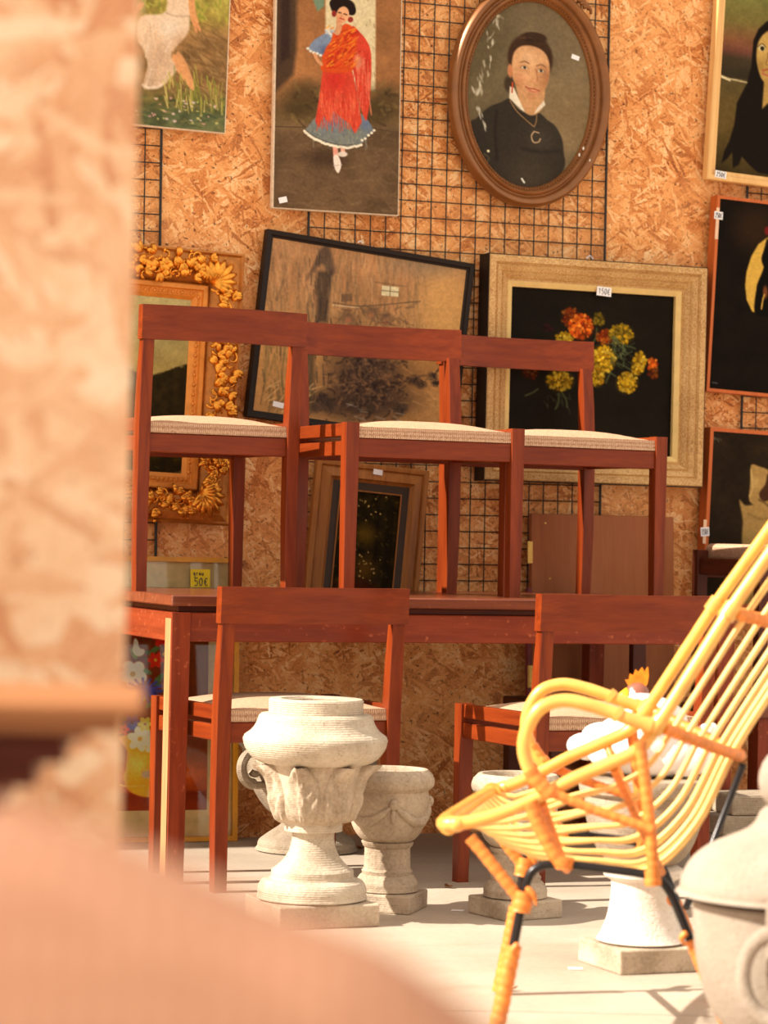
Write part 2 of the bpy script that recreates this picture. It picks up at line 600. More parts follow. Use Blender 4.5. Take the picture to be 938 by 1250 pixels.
# ------------------------------------------------------------------ painting machine
class Paint:
    """a picture painted on the vertices of a fine grid; coordinates are those of the flat picture, quad = its corners"""
    def __init__(self, TL, TR, BL, nx, ny, base, seed=1):
        u, v = np.meshgrid(np.linspace(0, 1, nx), np.linspace(0, 1, ny))
        self.nx, self.ny = nx, ny
        self.X = TL[0] + u * (TR[0] - TL[0]) + v * (BL[0] - TL[0])
        self.Y = TL[1] + u * (TR[1] - TL[1]) + v * (BL[1] - TL[1])
        self.C = np.empty((ny, nx, 3))
        self.C[:] = np.array(base, float)
        self.rng = np.random.default_rng(seed)

    def blend(self, a, col):
        self.C = self.C * (1 - a[..., None]) + np.array(col, float) * a[..., None]

    def sd(self, pts):
        P = np.array(pts, float)
        X, Y = self.X, self.Y
        d = np.full(X.shape, 1e18)
        inside = np.zeros(X.shape, bool)
        for i in range(len(P)):
            x0, y0 = P[i]
            x1, y1 = P[(i + 1) % len(P)]
            ex, ey = x1 - x0, y1 - y0
            t = np.clip(((X - x0) * ex + (Y - y0) * ey) / (ex * ex + ey * ey + 1e-9), 0, 1)
            d = np.minimum(d, (X - x0 - t * ex) ** 2 + (Y - y0 - t * ey) ** 2)
            c = ((y0 > Y) != (y1 > Y)) & (X < (x1 - x0) * (Y - y0) / (y1 - y0 + 1e-12) + x0)
            inside ^= c
        d = np.sqrt(d)
        return np.where(inside, -d, d)

    def poly(self, pts, col, soft=1.2, a=1.0, smooth=True, wob=0.0):
        if smooth and len(pts) > 4:
            pts = [(p.x, p.y) for p in catmull([(x, y, 0) for x, y in pts], 4, True)]
        s = self.sd(pts)
        if wob:
            s = s + (self.noise(6) - 0.5) * 2 * wob
        al = np.clip(0.5 - s / soft, 0, 1) * a
        self.blend(al, col)
        return al

    def shade(self, al, col, cx, cy, r, a=1.0):
        """paint into an existing shape, fading from (cx, cy)"""
        g = np.exp(-(((self.X - cx) ** 2 + (self.Y - cy) ** 2) / (r * r)))
        self.blend(al * g * a, col)

    def line(self, pts, col, w=1.0, soft=0.8, a=1.0):
        P = [(p.x, p.y) for p in catmull([(x, y, 0) for x, y in pts], 5)] if len(pts) > 2 else pts
        d = np.full(self.X.shape, 1e18)
        for (x0, y0), (x1, y1) in zip(P, P[1:]):
            ex, ey = x1 - x0, y1 - y0
            t = np.clip(((self.X - x0) * ex + (self.Y - y0) * ey) / (ex * ex + ey * ey + 1e-9), 0, 1)
            d = np.minimum(d, (self.X - x0 - t * ex) ** 2 + (self.Y - y0 - t * ey) ** 2)
        self.blend(np.clip((w / 2 - np.sqrt(d)) / soft + 0.5, 0, 1) * a, col)

    def ell(self, cx, cy, rx, ry, col, soft=0.15, a=1.0, rot=0.0):
        c, s = math.cos(rot), math.sin(rot)
        x = (self.X - cx) * c + (self.Y - cy) * s
        y = -(self.X - cx) * s + (self.Y - cy) * c
        q = np.sqrt((x / rx) ** 2 + (y / ry) ** 2)
        al = np.clip((1 - q) / soft + 0.5, 0, 1) * a
        self.blend(al, col)
        return al

    def noise(self, cell, aspect=1.0, oct=3):
        out = np.zeros(self.X.shape)
        amp, tot = 1.0, 0.0
        cw, ch = cell, cell * aspect
        x, y = self.X - self.X.min(), self.Y - self.Y.min()
        for _ in range(oct):
            gx, gy = x / cw, y / ch
            G = self.rng.random((int(gy.max()) + 3, int(gx.max()) + 3))
            ix, iy = gx.astype(int), gy.astype(int)
            fx, fy = gx - ix, gy - iy
            fx, fy = fx * fx * (3 - 2 * fx), fy * fy * (3 - 2 * fy)
            val = (G[iy, ix] * (1 - fx) + G[iy, ix + 1] * fx) * (1 - fy) + (G[iy + 1, ix] * (1 - fx) + G[iy + 1, ix + 1] * fx) * fy
            out += val * amp
            tot += amp
            amp *= 0.55
            cw, ch = max(cw / 2, .7), max(ch / 2, .7)
        return out / tot

    def mottle(self, cell, amp, aspect=1.0, mask=None):
        f = 1 + (self.noise(cell, aspect) - 0.5) * 2 * amp
        if mask is not None:
            f = 1 + (f - 1) * mask
        self.C = self.C * f[..., None]

    def vgrad(self, stops, a=1.0):
        ys = [s[0] for s in stops]
        g = np.stack([np.interp(self.Y, ys, [s[1][k] for s in stops]) for k in range(3)], -1)
        self.C = self.C * (1 - a) + g * a

    def strokes(self, n, x0, x1, y0, y1, cols, length, w, ang, a=0.6, spread=0.25):
        for _ in range(n):
            x, y = self.rng.uniform(x0, x1), self.rng.uniform(y0, y1)
            t = ang + self.rng.normal() * spread
            L = length * self.rng.uniform(.5, 1.3)
            c = cols[self.rng.integers(len(cols))]
            self.line([(x, y), (x + L * math.cos(t), y + L * math.sin(t))], c, w * self.rng.uniform(.6, 1.4), 0.9, a)

    def mesh(self, name, w, h, mat, parent, y=0.0, thick=0.0, clip=None, back=None):
        """grid w x h metres centred on the origin in the xz plane, front towards -y"""
        self.mottle(2.6, .09)
        nx, ny = self.nx, self.ny
        u, v = np.meshgrid(np.linspace(-w / 2, w / 2, nx), np.linspace(h / 2, -h / 2, ny))
        co = np.stack([u, np.full(u.shape, y), v], -1).reshape(-1, 3)
        idx = np.arange(nx * ny).reshape(ny, nx)
        f = np.stack([idx[:-1, :-1], idx[1:, :-1], idx[1:, 1:], idx[:-1, 1:]], -1).reshape(-1, 4)
        if clip is not None:
            cen = co[f].mean(1)
            f = f[clip(cen[:, 0], cen[:, 2])]
        col = np.clip(self.C, 0, 255) / 255.0
        col = col ** 1.1
        lin = np.where(col <= 0.04045, col / 12.92, ((col + 0.055) / 1.055) ** 2.4)
        rgba = np.concatenate([lin.reshape(-1, 3), np.ones((nx * ny, 1))], 1)
        me = bpy.data.meshes.new(name)
        me.vertices.add(len(co))
        me.vertices.foreach_set('co', co.astype(np.float32).ravel())
        me.loops.add(f.size)
        me.loops.foreach_set('vertex_index', f.astype(np.int32).ravel())
        me.polygons.add(len(f))
        me.polygons.foreach_set('loop_start', np.arange(0, f.size, 4, dtype=np.int32))
        me.update(calc_edges=True)
        at_ = me.color_attributes.new('paint', 'FLOAT_COLOR', 'POINT')
        at_.data.foreach_set('color', rgba.astype(np.float32).ravel())
        me.materials.append(mat)
        o = bpy.data.objects.new(name, me)
        COL.objects.link(o)
        o.parent = parent
        return o


# handwriting strokes for the tags (unit box 0..1)
GLYPH = {
    '0': [[(.5, 1), (.15, .8), (.1, .4), (.35, 0), (.7, .1), (.85, .6), (.6, .98), (.5, 1)]],
    '1': [[(.25, .75), (.5, 1), (.5, 0)]],
    '2': [[(.15, .8), (.45, 1), (.8, .8), (.6, .45), (.1, 0), (.9, .03)]],
    '3': [[(.15, .9), (.6, 1), (.75, .75), (.4, .55), (.8, .35), (.6, 0), (.1, .08)]],
    '5': [[(.85, 1), (.25, 1), (.2, .58), (.6, .62), (.85, .35), (.6, 0), (.1, .06)]],
    'E': [[(.95, .9), (.6, 1), (.3, .75), (.25, .3), (.55, 0), (.95, .1)], [(.05, .6), (.7, .6)], [(.05, .38), (.65, .38)]],
    'g': [[(.7, .55), (.3, .6), (.2, .3), (.5, .15), (.7, .5), (.7, -.3), (.3, -.4)]],
    'r': [[(.2, .6), (.25, .1)], [(.24, .4), (.5, .62), (.8, .55)]],
    'a': [[(.75, .55), (.3, .6), (.2, .25), (.5, .1), (.75, .5), (.8, .1)]],
    'v': [[(.1, .6), (.45, .1), (.85, .62)]],
    'u': [[(.15, .6), (.2, .15), (.6, .12), (.75, .6), (.8, .1)]],
    'e': [[(.15, .35), (.8, .4), (.6, .62), (.25, .5), (.2, .2), (.8, .12)]],
}


def writing(text, w, h, y, parent, mat=None, cx=0.0, cz=0.0, pen=0.0009):
    bm = BM()
    n = len(text)
    cw = w / n
    for i, ch in enumerate(text):
        for st in GLYPH.get(ch, []):
            pts = [(cx - w / 2 + cw * (i + .1 + .8 * a), y, cz - h / 2 + h * b) for a, b in st]
            if len(pts) > 2:
                pts = catmull(pts, 3)
            tube(bm, pts, pen, 4)
    return obj('lettering', bm, mat or M['ink'], parent)


def sticker(parent, x, z, w, h, y, tilt=0.0, text=None, mat=None):
    bm = BM()
    box(bm, (0, 0, 0), (w, 0.0012, h))
    o = obj('price_tag', bm, mat or M['tag'], parent)
    o.location = (x, y, z)
    o.rotation_euler = (0, tilt, 0)
    if text:
        writing(text, w * .82, h * .62, -0.0012, o)
    return o


def frame_rails(root, w, h, prof, mat, name='frame_rail', label=None, y0=0.0):
    """four mitred rails; prof = (inset from the outer edge, height towards the viewer), closed outline"""
    for k in range(4):
        bm = BM()
        rings = []
        for s in (-1, 1):
            ring = []
            for o_, hh in prof:
                if k == 0:
                    p = (s * (w / 2 - o_), y0 - hh, h / 2 - o_)
                elif k == 1:
                    p = (w / 2 - o_, y0 - hh, -s * (h / 2 - o_))
                elif k == 2:
                    p = (-s * (w / 2 - o_), y0 - hh, -(h / 2 - o_))
                else:
                    p = (-(w / 2 - o_), y0 - hh, s * (h / 2 - o_))
                ring.append(p)
            rings.append(ring)
        loft(bm, rings)
        r = obj(name, bm, mat, root)
        if label:
            r['label'] = label


def quad_on(y, TL, TR, BR, BL):
    """size, centre and tilt of a flat picture whose corners lie on the plane y"""
    P = [on_y(p[0], p[1], y) for p in (TL, TR, BR, BL)]
    c = sum(P, Vector()) / 4
    w = ((P[1] - P[0]).length + (P[2] - P[3]).length) / 2
    h = ((P[0] - P[3]).length + (P[1] - P[2]).length) / 2
    ax = (P[1] - P[0]) + (P[2] - P[3])
    az = (P[0] - P[3]) + (P[1] - P[2])
    t1 = math.atan2(-ax.z, ax.x)
    t2 = math.atan2(az.x, az.z)
    return w, h, c, (t1 + t2) / 2


def picture(name, label, corners, y, thick, cat='painting', lean=0.0, tilt=None):
    w, h, c, t = quad_on(y - thick, *corners)
    root = thing(name, label, cat, (c.x, y, c.z), rot=(lean, t if tilt is None else tilt, 0))
    return root, w, h


def loc_of(root, px, py, yoff):
    """local x, z of a point of the photograph on a picture's front plane"""
    p = on_y(px, py, root.location.y + yoff)
    q = Matrix.Rotation(-root.rotation_euler.y, 3, 'Y') @ (p - Vector((root.location.x, p.y, root.location.z)))
    return q.x, q.z


# ------------------------------------------------------------------ pictures on the wall
def plain_canvas(root, w, h, thick, mat=None):
    """stretched canvas body behind the painted face"""
    bm = BM()
    box(bm, (0, -thick / 2 + 0.0005, 0), (w + .008, thick - 0.001, h + .007), 0.002)
    obj('stretcher', bm, mat or M['canvas_edge'], root)


def girl_by_pond():
    TL, TR, BR, BL = (106, -158), (285, -150), (275, 156), (100, 151)
    root, w, h = picture('painting', 'unframed painting of a girl in a white dress beside a lily pond', (TL, TR, BR, BL), WALL_Y - 0.02, 0.022, tilt=0.016)
    plain_canvas(root, w, h, 0.022)
    p = Paint(TL, TR, BL, 150, 230, (150, 116, 74), 1)
    p.vgrad([(-160, (150, 160, 90)), (-40, (160, 156, 80)), (18, (158, 140, 72)), (40, (146, 112, 72)), (100, (140, 108, 70)), (125, (120, 112, 66)), (140, (92, 100, 70)), (160, (110, 112, 76))])
    p.mottle(14, 0.3)
    p.strokes(120, 205, 280, 25, 110, [(128, 98, 62), (170, 138, 92), (112, 84, 52)], 22, 2.2, .5, .4)
    p.strokes(140, 150, 280, -40, 18, [(176, 172, 76), (130, 140, 60), (196, 186, 96)], 6, 3, 1.2, .5, .8)
    p.strokes(60, 160, 280, 118, 156, [(86, 104, 66), (140, 130, 80), (64, 80, 56)], 10, 2.2, 0, .5)
    sk = (216, 158, 108)
    p.poly([(213, 66), (222, 72), (232, 88), (240, 104), (238, 109), (229, 100), (218, 86), (210, 80)], sk)
    a = p.poly([(172, 22), (203, 14), (204, -30), (236, -30), (233, 18), (231, 38), (216, 57), (210, 68), (217, 86), (199, 106), (186, 110), (177, 108), (182, 82), (176, 62), (168, 50)], (226, 198, 168), 3.0)
    p.shade(a, (186, 152, 124), 198, 72, 22, .6)
    p.shade(a, (226, 210, 190), 208, 34, 15, .7)
    p.shade(a, (190, 150, 116), 222, 50, 10, .6)
    p.shade(a, (180, 150, 124), 186, 100, 14, .6)
    p.line([(204, 16), (214, 19), (233, 18)], (170, 146, 122), 2, 2, .6)
    p.strokes(34, 180, 212, 24, 96, [(240, 222, 200), (198, 166, 136), (226, 184, 146)], 17, 2.2, 1.9, .35)
    p.line([(176, 106), (184, 109), (196, 107), (204, 101)], (238, 220, 198), 3, 2.5, .7)
    p.poly([(218, 62), (228, 72), (236, 90), (240, 104), (234, 102), (226, 90), (216, 80)], sk, 2, .9)
    p.line([(233, -20), (236, 12), (240, 26)], sk, 8, 1)
    p.poly([(236, 22), (243, 26), (247, 34), (245, 36), (242, 31), (243, 38), (239, 35)], (210, 148, 100))
    p.line([(172, 8), (164, 18), (160, 30)], sk, 7, 1)
    p.strokes(55, 206, 276, 98, 138, [(176, 168, 84), (130, 140, 62), (204, 186, 110)], -20, 1.5, 1.45, .75, .15)
    for _ in range(46):
        x, y = p.rng.uniform(160, 272), p.rng.uniform(120, 150)
        p.ell(x, y, p.rng.uniform(1.2, 2.6), p.rng.uniform(.8, 1.5), [(224, 200, 190), (210, 160, 150), (200, 190, 120)][p.rng.integers(3)], .5, .8)
    p.mesh('canvas', w, h, M['paint'], root, -0.0225)
    return root


girl_by_pond()


def dancer():
    TL, TR, BR, BL = (340.5, -46), (492, -34), (484.5, 262.5), (333, 252.5)
    root, w, h = picture('painting', 'unframed painting of a dancer in a red shawl and blue frilled skirt', (TL, TR, BR, BL), WALL_Y - 0.022, 0.024)
    plain_canvas(root, w, h, 0.024)
    p = Paint(TL, TR, BL, 190, 380, (118, 90, 62), 2)
    p.vgrad([(-50, (150, 104, 66)), (95, (158, 110, 70)), (140, (120, 94, 62)), (156, (122, 98, 70)), (165, (104, 82, 60)), (262, (112, 88, 64))])
    p.mottle(30, .18)
    p.poly([(330, -60), (364, -60), (362, 62), (358, 92), (330, 120)], (84, 64, 48), 6, smooth=False)
    p.poly([(345, -60), (356, -60), (354, 70), (342, 78)], (64, 46, 40), 5, smooth=False)
    p.poly([(398, -60), (460, -60), (458, 112), (397, 108)], (212, 196, 158), 2.5, smooth=False)
    p.strokes(60, 399, 457, -40, 108, [(226, 212, 176), (190, 168, 130)], 8, 1.4, 1.5, .35, .4)
    p.strokes(18, 448, 459, -40, 108, [(110, 84, 60)], 5, 1, 1.5, .5, .4)
    p.poly([(383, -46), (398, -46), (396, 8), (388, 15), (383, 2)], (120, 140, 116), 2, smooth=False)
    for cx, cy, rx, ry in ((374, 120, 24, 20), (362, 134, 14, 9), (470, 128, 22, 22), (456, 138, 16, 14)):
        p.ell(cx, cy, rx, ry, (82, 66, 42), 1.0, .8)
    p.strokes(90, 352, 484, 102, 150, [(96, 80, 50), (62, 50, 34), (130, 108, 68)], 9, 3, .4, .4, .9)
    p.line([(336, 155), (372, 156)], (84, 66, 50), 1.2)
    p.line([(456, 158), (487, 163)], (84, 66, 50), 1.2)
    p.strokes(160, 336, 484, 165, 262, [(122, 98, 72), (96, 74, 54), (132, 108, 80)], 14, 2.4, .15, .3, .5)
    p.ell(395, 194, 26, 9, (70, 52, 40), 1.2, .6)
    # feet
    p.line([(408, 178), (409, 196)], (224, 160, 140), 6)
    p.line([(416, 176), (418, 188)], (226, 170, 150), 5)
    p.ell(417, 189, 6, 3.2, (222, 206, 192), .4)
    p.poly([(406, 192), (411, 190), (415, 200), (414, 208), (411, 212), (407, 205)], (236, 222, 208))
    p.line([(406, 203), (416, 202)], (200, 180, 170), 1)
    # blue skirt hem
    a = p.poly([(386, 142), (379, 150), (371, 160), (378, 167), (392, 174), (406, 179), (424, 180), (440, 178), (446, 170), (456, 161), (450, 150), (444, 142), (424, 128), (402, 128)], (126, 130, 124), 1.4, smooth=False)
    p.shade(a, (104, 122, 158), 404, 146, 13, .9)
    p.shade(a, (100, 116, 150), 448, 152, 9, .8)
    p.strokes(50, 378, 450, 150, 174, [(160, 158, 140), (96, 104, 112), (140, 140, 110)], 9, 1.1, 1.5, .5, .3)
    hem = [(p_.x, p_.y) for p_ in catmull([(371, 161, 0), (381, 169, 0), (394, 175, 0), (407, 179, 0), (424, 181, 0), (440, 178, 0)], 8)]
    for x, y in hem:
        p.ell(x, y + p.rng.uniform(-.6, .6), 1.7, 1.5, (232, 222, 200), .5)
    for x, y in [(441, 172), (445, 170), (449, 166), (453, 163), (456, 160)]:
        p.ell(x, y, 1.7, 1.5, (232, 222, 200), .5)
    p.line([(x, y - 3) for x, y in hem[::6]], (84, 74, 66), .9, .8, .8)
    # red skirt with fringe
    a = p.poly([(394, 84), (429, 84), (433, 104), (438, 130), (441, 150), (436, 158), (432, 164), (426, 152), (418, 146), (406, 136), (400, 150), (394, 142), (388, 156), (384, 148), (388, 126), (391, 106)], (206, 78, 56), 1.4, smooth=False)
    p.shade(a, (196, 56, 46), 409, 98, 14, .9)
    p.strokes(150, 388, 436, 110, 140, [(226, 110, 78), (184, 52, 40), (230, 128, 90)], 18, 1.1, 1.55, .45, .12)
    for k in range(18):
        x = 386 + k * 3.1
        p.line([(x + (410 - x) * .15, 132), (x, 154 + p.rng.uniform(-6, 8))], (208, 84, 60), 1.3, .8, .7)
    # hanging sleeve of the shawl
    a = p.poly([(429, 33), (440, 40), (449, 52), (453, 66), (453, 92), (451, 120), (447, 147), (443, 142), (438, 126), (433, 96), (428, 70)], (204, 74, 54), 1.3)
    p.strokes(70, 432, 451, 62, 120, [(222, 112, 84), (180, 54, 42), (230, 140, 110)], 22, 1.1, 1.55, .5, .08)
    p.ell(437, 76, 5, 8, (206, 150, 118), .7, .6)
    # shawl over the chest
    a = p.poly([(422, 29), (412, 38), (402, 48), (395, 60), (393, 74), (394, 88), (428, 88), (431, 72), (436, 56), (432, 36)], (206, 84, 40), 1.2)
    p.strokes(110, 396, 432, 36, 84, [(232, 150, 48), (188, 48, 30), (222, 110, 44), (160, 52, 30)], 8, 1.3, -.6, .75, .2)
    # blue sleeve, arm, ruffle
    a = p.poly([(405, 38), (394, 43), (383, 50), (377, 60), (384, 64), (393, 68), (398, 58), (404, 50)], (128, 142, 164))
    p.shade(a, (86, 96, 124), 396, 62, 6, .8)
    for x, y in ((376, 60), (379, 63), (383, 65), (387, 66), (391, 68)):
        p.ell(x, y, 2, 1.6, (214, 214, 206), .5)
    p.line([(384, 67), (388, 75), (392, 79)], (212, 154, 112), 4)
    p.strokes(16, 396, 406, 34, 42, [(226, 220, 204), (180, 184, 190)], 6, 1.2, .9, .8, .7)
    # head
    p.ell(419, 9, 15, 11, (42, 30, 26), .15)
    p.ell(409, 5, 6.5, 7, (42, 30, 26), .15)
    p.ell(430, 13, 5, 6, (42, 30, 26), .15)
    p.ell(408, 17, 3, 4, (142, 54, 44), .3)
    p.ell(428, 24, 3.5, 3.5, (150, 58, 48), .3)
    p.line([(414, 26), (414, 33), (412, 40)], (206, 152, 112), 7)
    a = p.ell(418.5, 18.5, 7.6, 10.5, (222, 168, 126), .12, rot=.25)
    p.shade(a, (190, 120, 84), 413, 24, 6, .5)
    p.line([(413.5, 15.5), (416.5, 16)], (50, 32, 26), 1.4)
    p.line([(420, 17), (423.5, 18.2)], (50, 32, 26), 1.4)
    p.line([(415, 22.5), (420, 24)], (176, 62, 50), 1.4)
    p.line([(418, 17.5), (417, 20.5)], (186, 126, 92), .9)
    p.mesh('canvas', w, h, M['paint'], root, -0.0245)
    x, z = loc_of(root, 345.5, 244, -0.026)
    sticker(root, x, z, 0.026, 0.017, -0.0265, -0.25)
    return root


dancer()


def oval_portrait():
    y = WALL_Y - 0.03
    c = on_y(645, 116, y)
    s = (on_y(645, 16, y) - on_y(645, 116, y)).length / 100
    sx = (on_y(695, 116, y) - on_y(595, 116, y)).length / 100
    A, B = 97.5 * sx, 138 * s
    a_, b_ = 74.5 * sx, 113 * s
    root = thing('oval_portrait', 'oval bronze-framed portrait of a dark-haired woman with a white collar', 'painting', (c.x, y, c.z), rot=(0, 0.03, 0))
    # moulded oval frame
    prof = [(0, 0), (0, .018), (.06, .03), (.16, .036), (.3, .034), (.42, .026), (.5, .02), (.56, .021), (.62, .03), (.7, .033), (.78, .028), (.84, .02), (.9, .022), (.95, .017), (1, .012), (1, 0)]
    bm = BM()
    rings = []
    for k in range(96):
        t = 2 * PI * k / 96
        rings.append([((A + (a_ - A) * q) * math.cos(t), -hh, (B + (b_ - B) * q) * math.sin(t)) for q, hh in prof])
    loft(bm, rings, False, True)
    obj('frame', bm, M['bronze'], root, True, 40)
    bm = BM()
    for k in range(150):
        t = 2 * PI * k / 150
        q = .86
        blob(bm, ((A + (a_ - A) * q) * math.cos(t), -.022, (B + (b_ - B) * q) * math.sin(t)), (.0034, .003, .0034), 6, 4)
    tag(obj('beading', bm, M['bronze'], root, True), kind='stuff')
    # carved crest at the top
    bm = BM()
    rnd = random.Random(5)
    for sgn in (-1, 1):
        for k in range(13):
            t = PI / 2 - sgn * (.08 + k * .045)
            R = 1.03
            px, pz = A * R * math.cos(t), B * R * math.sin(t)
            tx, tz = -math.sin(t) * -sgn, math.cos(t) * -sgn
            pts = [(px + tx * .012 * j - math.cos(t) * .004 * j * (j - 3), -.018 - .006 * math.sin(j), pz + tz * .012 * j - math.sin(t) * .004 * j * (j - 3)) for j in range(4)]
            tube(bm, catmull(pts, 3), [.007 * (1 - i / 11) + .0025 for i in range(10)], 6)
    for k in range(9):
        t = PI / 2 + (k - 4) * .07
        blob(bm, (A * 1.04 * math.cos(t), -.022, B * 1.04 * math.sin(t) + .012), (.009, .008, .016), 8, 6)
    obj('carved_crest', bm, M['bronze'], root, True)
    TL, TR, BL = (570, 2.5), (720, 2.5), (570, 229.5)
    p = Paint(TL, TR, BL, 180, 270, (120, 104, 80), 3)
    p.C[:] = np.array((112, 98, 74), float)
    g = np.clip((p.X - 590) / 120, 0, 1)
    p.blend(g * .6, (138, 120, 92))
    p.ell(700, 140, 40, 40, (150, 124, 86), 1.4, .45)
    p.ell(590, 70, 24, 80, (96, 86, 62), 1.4, .5)
    p.mottle(24, .1)
    dress = (58, 51, 43)
    a = p.poly([(575, 160), (583, 152), (597, 137), (612, 129), (621, 124), (631, 134), (642, 139), (652, 139), (659, 137), (668, 144), (678, 150), (687, 164), (690, 180), (692, 200), (676, 222), (650, 232), (600, 232), (570, 200)], dress, 2)
    p.shade(a, (78, 70, 60), 662, 168, 20, .6)
    p.shade(a, (84, 72, 56), 650, 216, 30, .6)
    p.line([(607, 140), (606, 165), (610, 200)], (40, 34, 30), 3, 3, .6)
    p.line([(640, 182), (662, 184), (684, 180)], (42, 36, 32), 4, 4, .5)
    # hair, head
    p.ell(620, 106, 6, 10, (72, 58, 44), .5)
    p.ell(644, 72, 27.5, 30, (70, 50, 36), .12)
    p.ell(648, 46, 15, 6.5, (66, 48, 36), .25)
    p.poly([(630, 96), (661, 100), (662, 128), (652, 140), (641, 138), (632, 122)], (196, 150, 106), 2)
    a = p.poly([(622, 84), (624, 68), (632, 59), (646, 57), (660, 62), (667, 74), (668, 90), (664, 106), (656, 118), (648, 122), (638, 117), (630, 108), (624, 98)], (208, 160, 116), 2)
    p.shade(a, (222, 178, 134), 646, 68, 14, .8)
    p.shade(a, (176, 124, 84), 664, 104, 12, .7)
    p.shade(a, (214, 150, 112), 634, 98, 8, .6)
    p.shade(a, (180, 126, 86), 648, 122, 8, .8)
    p.shade(a, (150, 100, 66), 671, 92, 11, .75)
    p.shade(a, (158, 106, 70), 627, 108, 9, .6)
    p.shade(a, (150, 102, 66), 645, 60, 12, .35)
    p.shade(a, (166, 116, 78), 637, 83, 6, .45)
    p.shade(a, (160, 110, 74), 659, 84, 6, .5)
    p.shade(a, (226, 184, 142), 641, 70, 10, .6)
    p.shade(a, (220, 170, 128), 640, 95, 5, .5)
    p.ell(620.5, 90, 3, 8, (196, 132, 92), .4, rot=-.1)
    p.strokes(30, 628, 654, 44, 51, [(52, 36, 26), (92, 68, 48), (78, 56, 40)], 7, 1.4, .1, .4, .4)
    for ex, ey in ((637.5, 84), (657.5, 85.5)):
        p.line([(ex - 4.5, ey + .5), (ex, ey - 1.8), (ex + 4.5, ey + .5)], (110, 74, 50), 1, .8)
        p.ell(ex, ey + .2, 3.8, 1.6, (206, 190, 164), .4)
        p.ell(ex + .3, ey, 1.7, 1.7, (64, 62, 54), .4)
        p.line([(ex - 5.5, ey - 5.5), (ex, ey - 7.5), (ex + 5.5, ey - 5.5)], (132, 92, 62), 1.3, 1)
    p.line([(651, 84), (654, 96), (651, 100), (646, 99.5)], (168, 114, 78), 1.2, 1)
    p.ell(650, 99, 4, 2.4, (214, 160, 118), .8, .7)
    p.line([(640, 107), (645, 108.6), (650, 108.2), (657, 110)], (158, 82, 64), 1.5, .9)
    p.line([(643, 110.5), (649, 112), (654, 111.5)], (198, 120, 96), 1.8, 1)
    p.line([(644, 115), (652, 115.5)], (178, 126, 88), 1.3, 1.4, .6)
    p.poly([(621, 109), (626, 110), (632, 122), (641, 138), (634, 134), (621, 123)], (226, 214, 192), 1.2, smooth=False)
    p.poly([(652, 139), (655, 132), (663, 121), (665, 126), (658, 134)], (222, 208, 184), 1.2, smooth=False)
    p.line([(624, 104), (624, 116)], (196, 84, 52), 1.8)
    p.line([(622, 126), (630, 137), (641, 146), (652, 154)], (160, 124, 84), 1.1)
    p.line([(655, 138), (655, 147), (653, 154)], (160, 124, 84), 1)
    p.line([(653, 160), (650, 166), (653, 173), (659, 172), (661, 168)], (186, 158, 122), 1.4)
    p.line([(653, 160), (659, 161)], (186, 158, 122), 1.2)
    # flaked paint
    for _ in range(42):
        t = p.rng.random()
        x = np.interp(t, [0, .3, .6, 1], [604, 597, 592, 583]) + p.rng.normal() * 3
        yy = 22 + t * 100
        p.ell(x, yy, p.rng.uniform(.5, 1.5), p.rng.uniform(1.5, 5), (206, 198, 176), .8, p.rng.uniform(.3, .9), rot=p.rng.normal() * .3)
    for _ in range(12):
        t = p.rng.random()
        p.ell(585 + 11 * t + p.rng.normal(), 140 + 26 * t, .9, 3, (196, 190, 172), .8, .7, rot=-.3)
    p.line([(641, 219), (644, 223)], (226, 222, 210), 2)
    p.ell(599, 190, 1.5, 1.5, (230, 220, 180), .5)
    p.line([(594, 194), (600, 198), (598, 204)], (96, 86, 66), 2, 1.5, .7)
    p.mesh('canvas', a_ * 2.02, b_ * 2.02, M['paint_varnish'], root, -0.009, clip=lambda x, z: (x / (a_ * 1.01)) ** 2 + (z / (b_ * 1.01)) ** 2 < 1.0)
    x, z = loc_of(root, 703, 70, -0.012)
    sticker(root, x, z, 0.027, 0.014, -0.0105, 0.22)
    for px, py in ((721, 196), (713, 181), (708, 189)):
        x, z = loc_of(root, px, py, -0.034)
        bm = BM()
        blob(bm, (x, -.031, z), (.003, .003, .006), 6, 4)
        obj('paint_chip', bm, M['flake'], root)
    return root


oval_portrait()


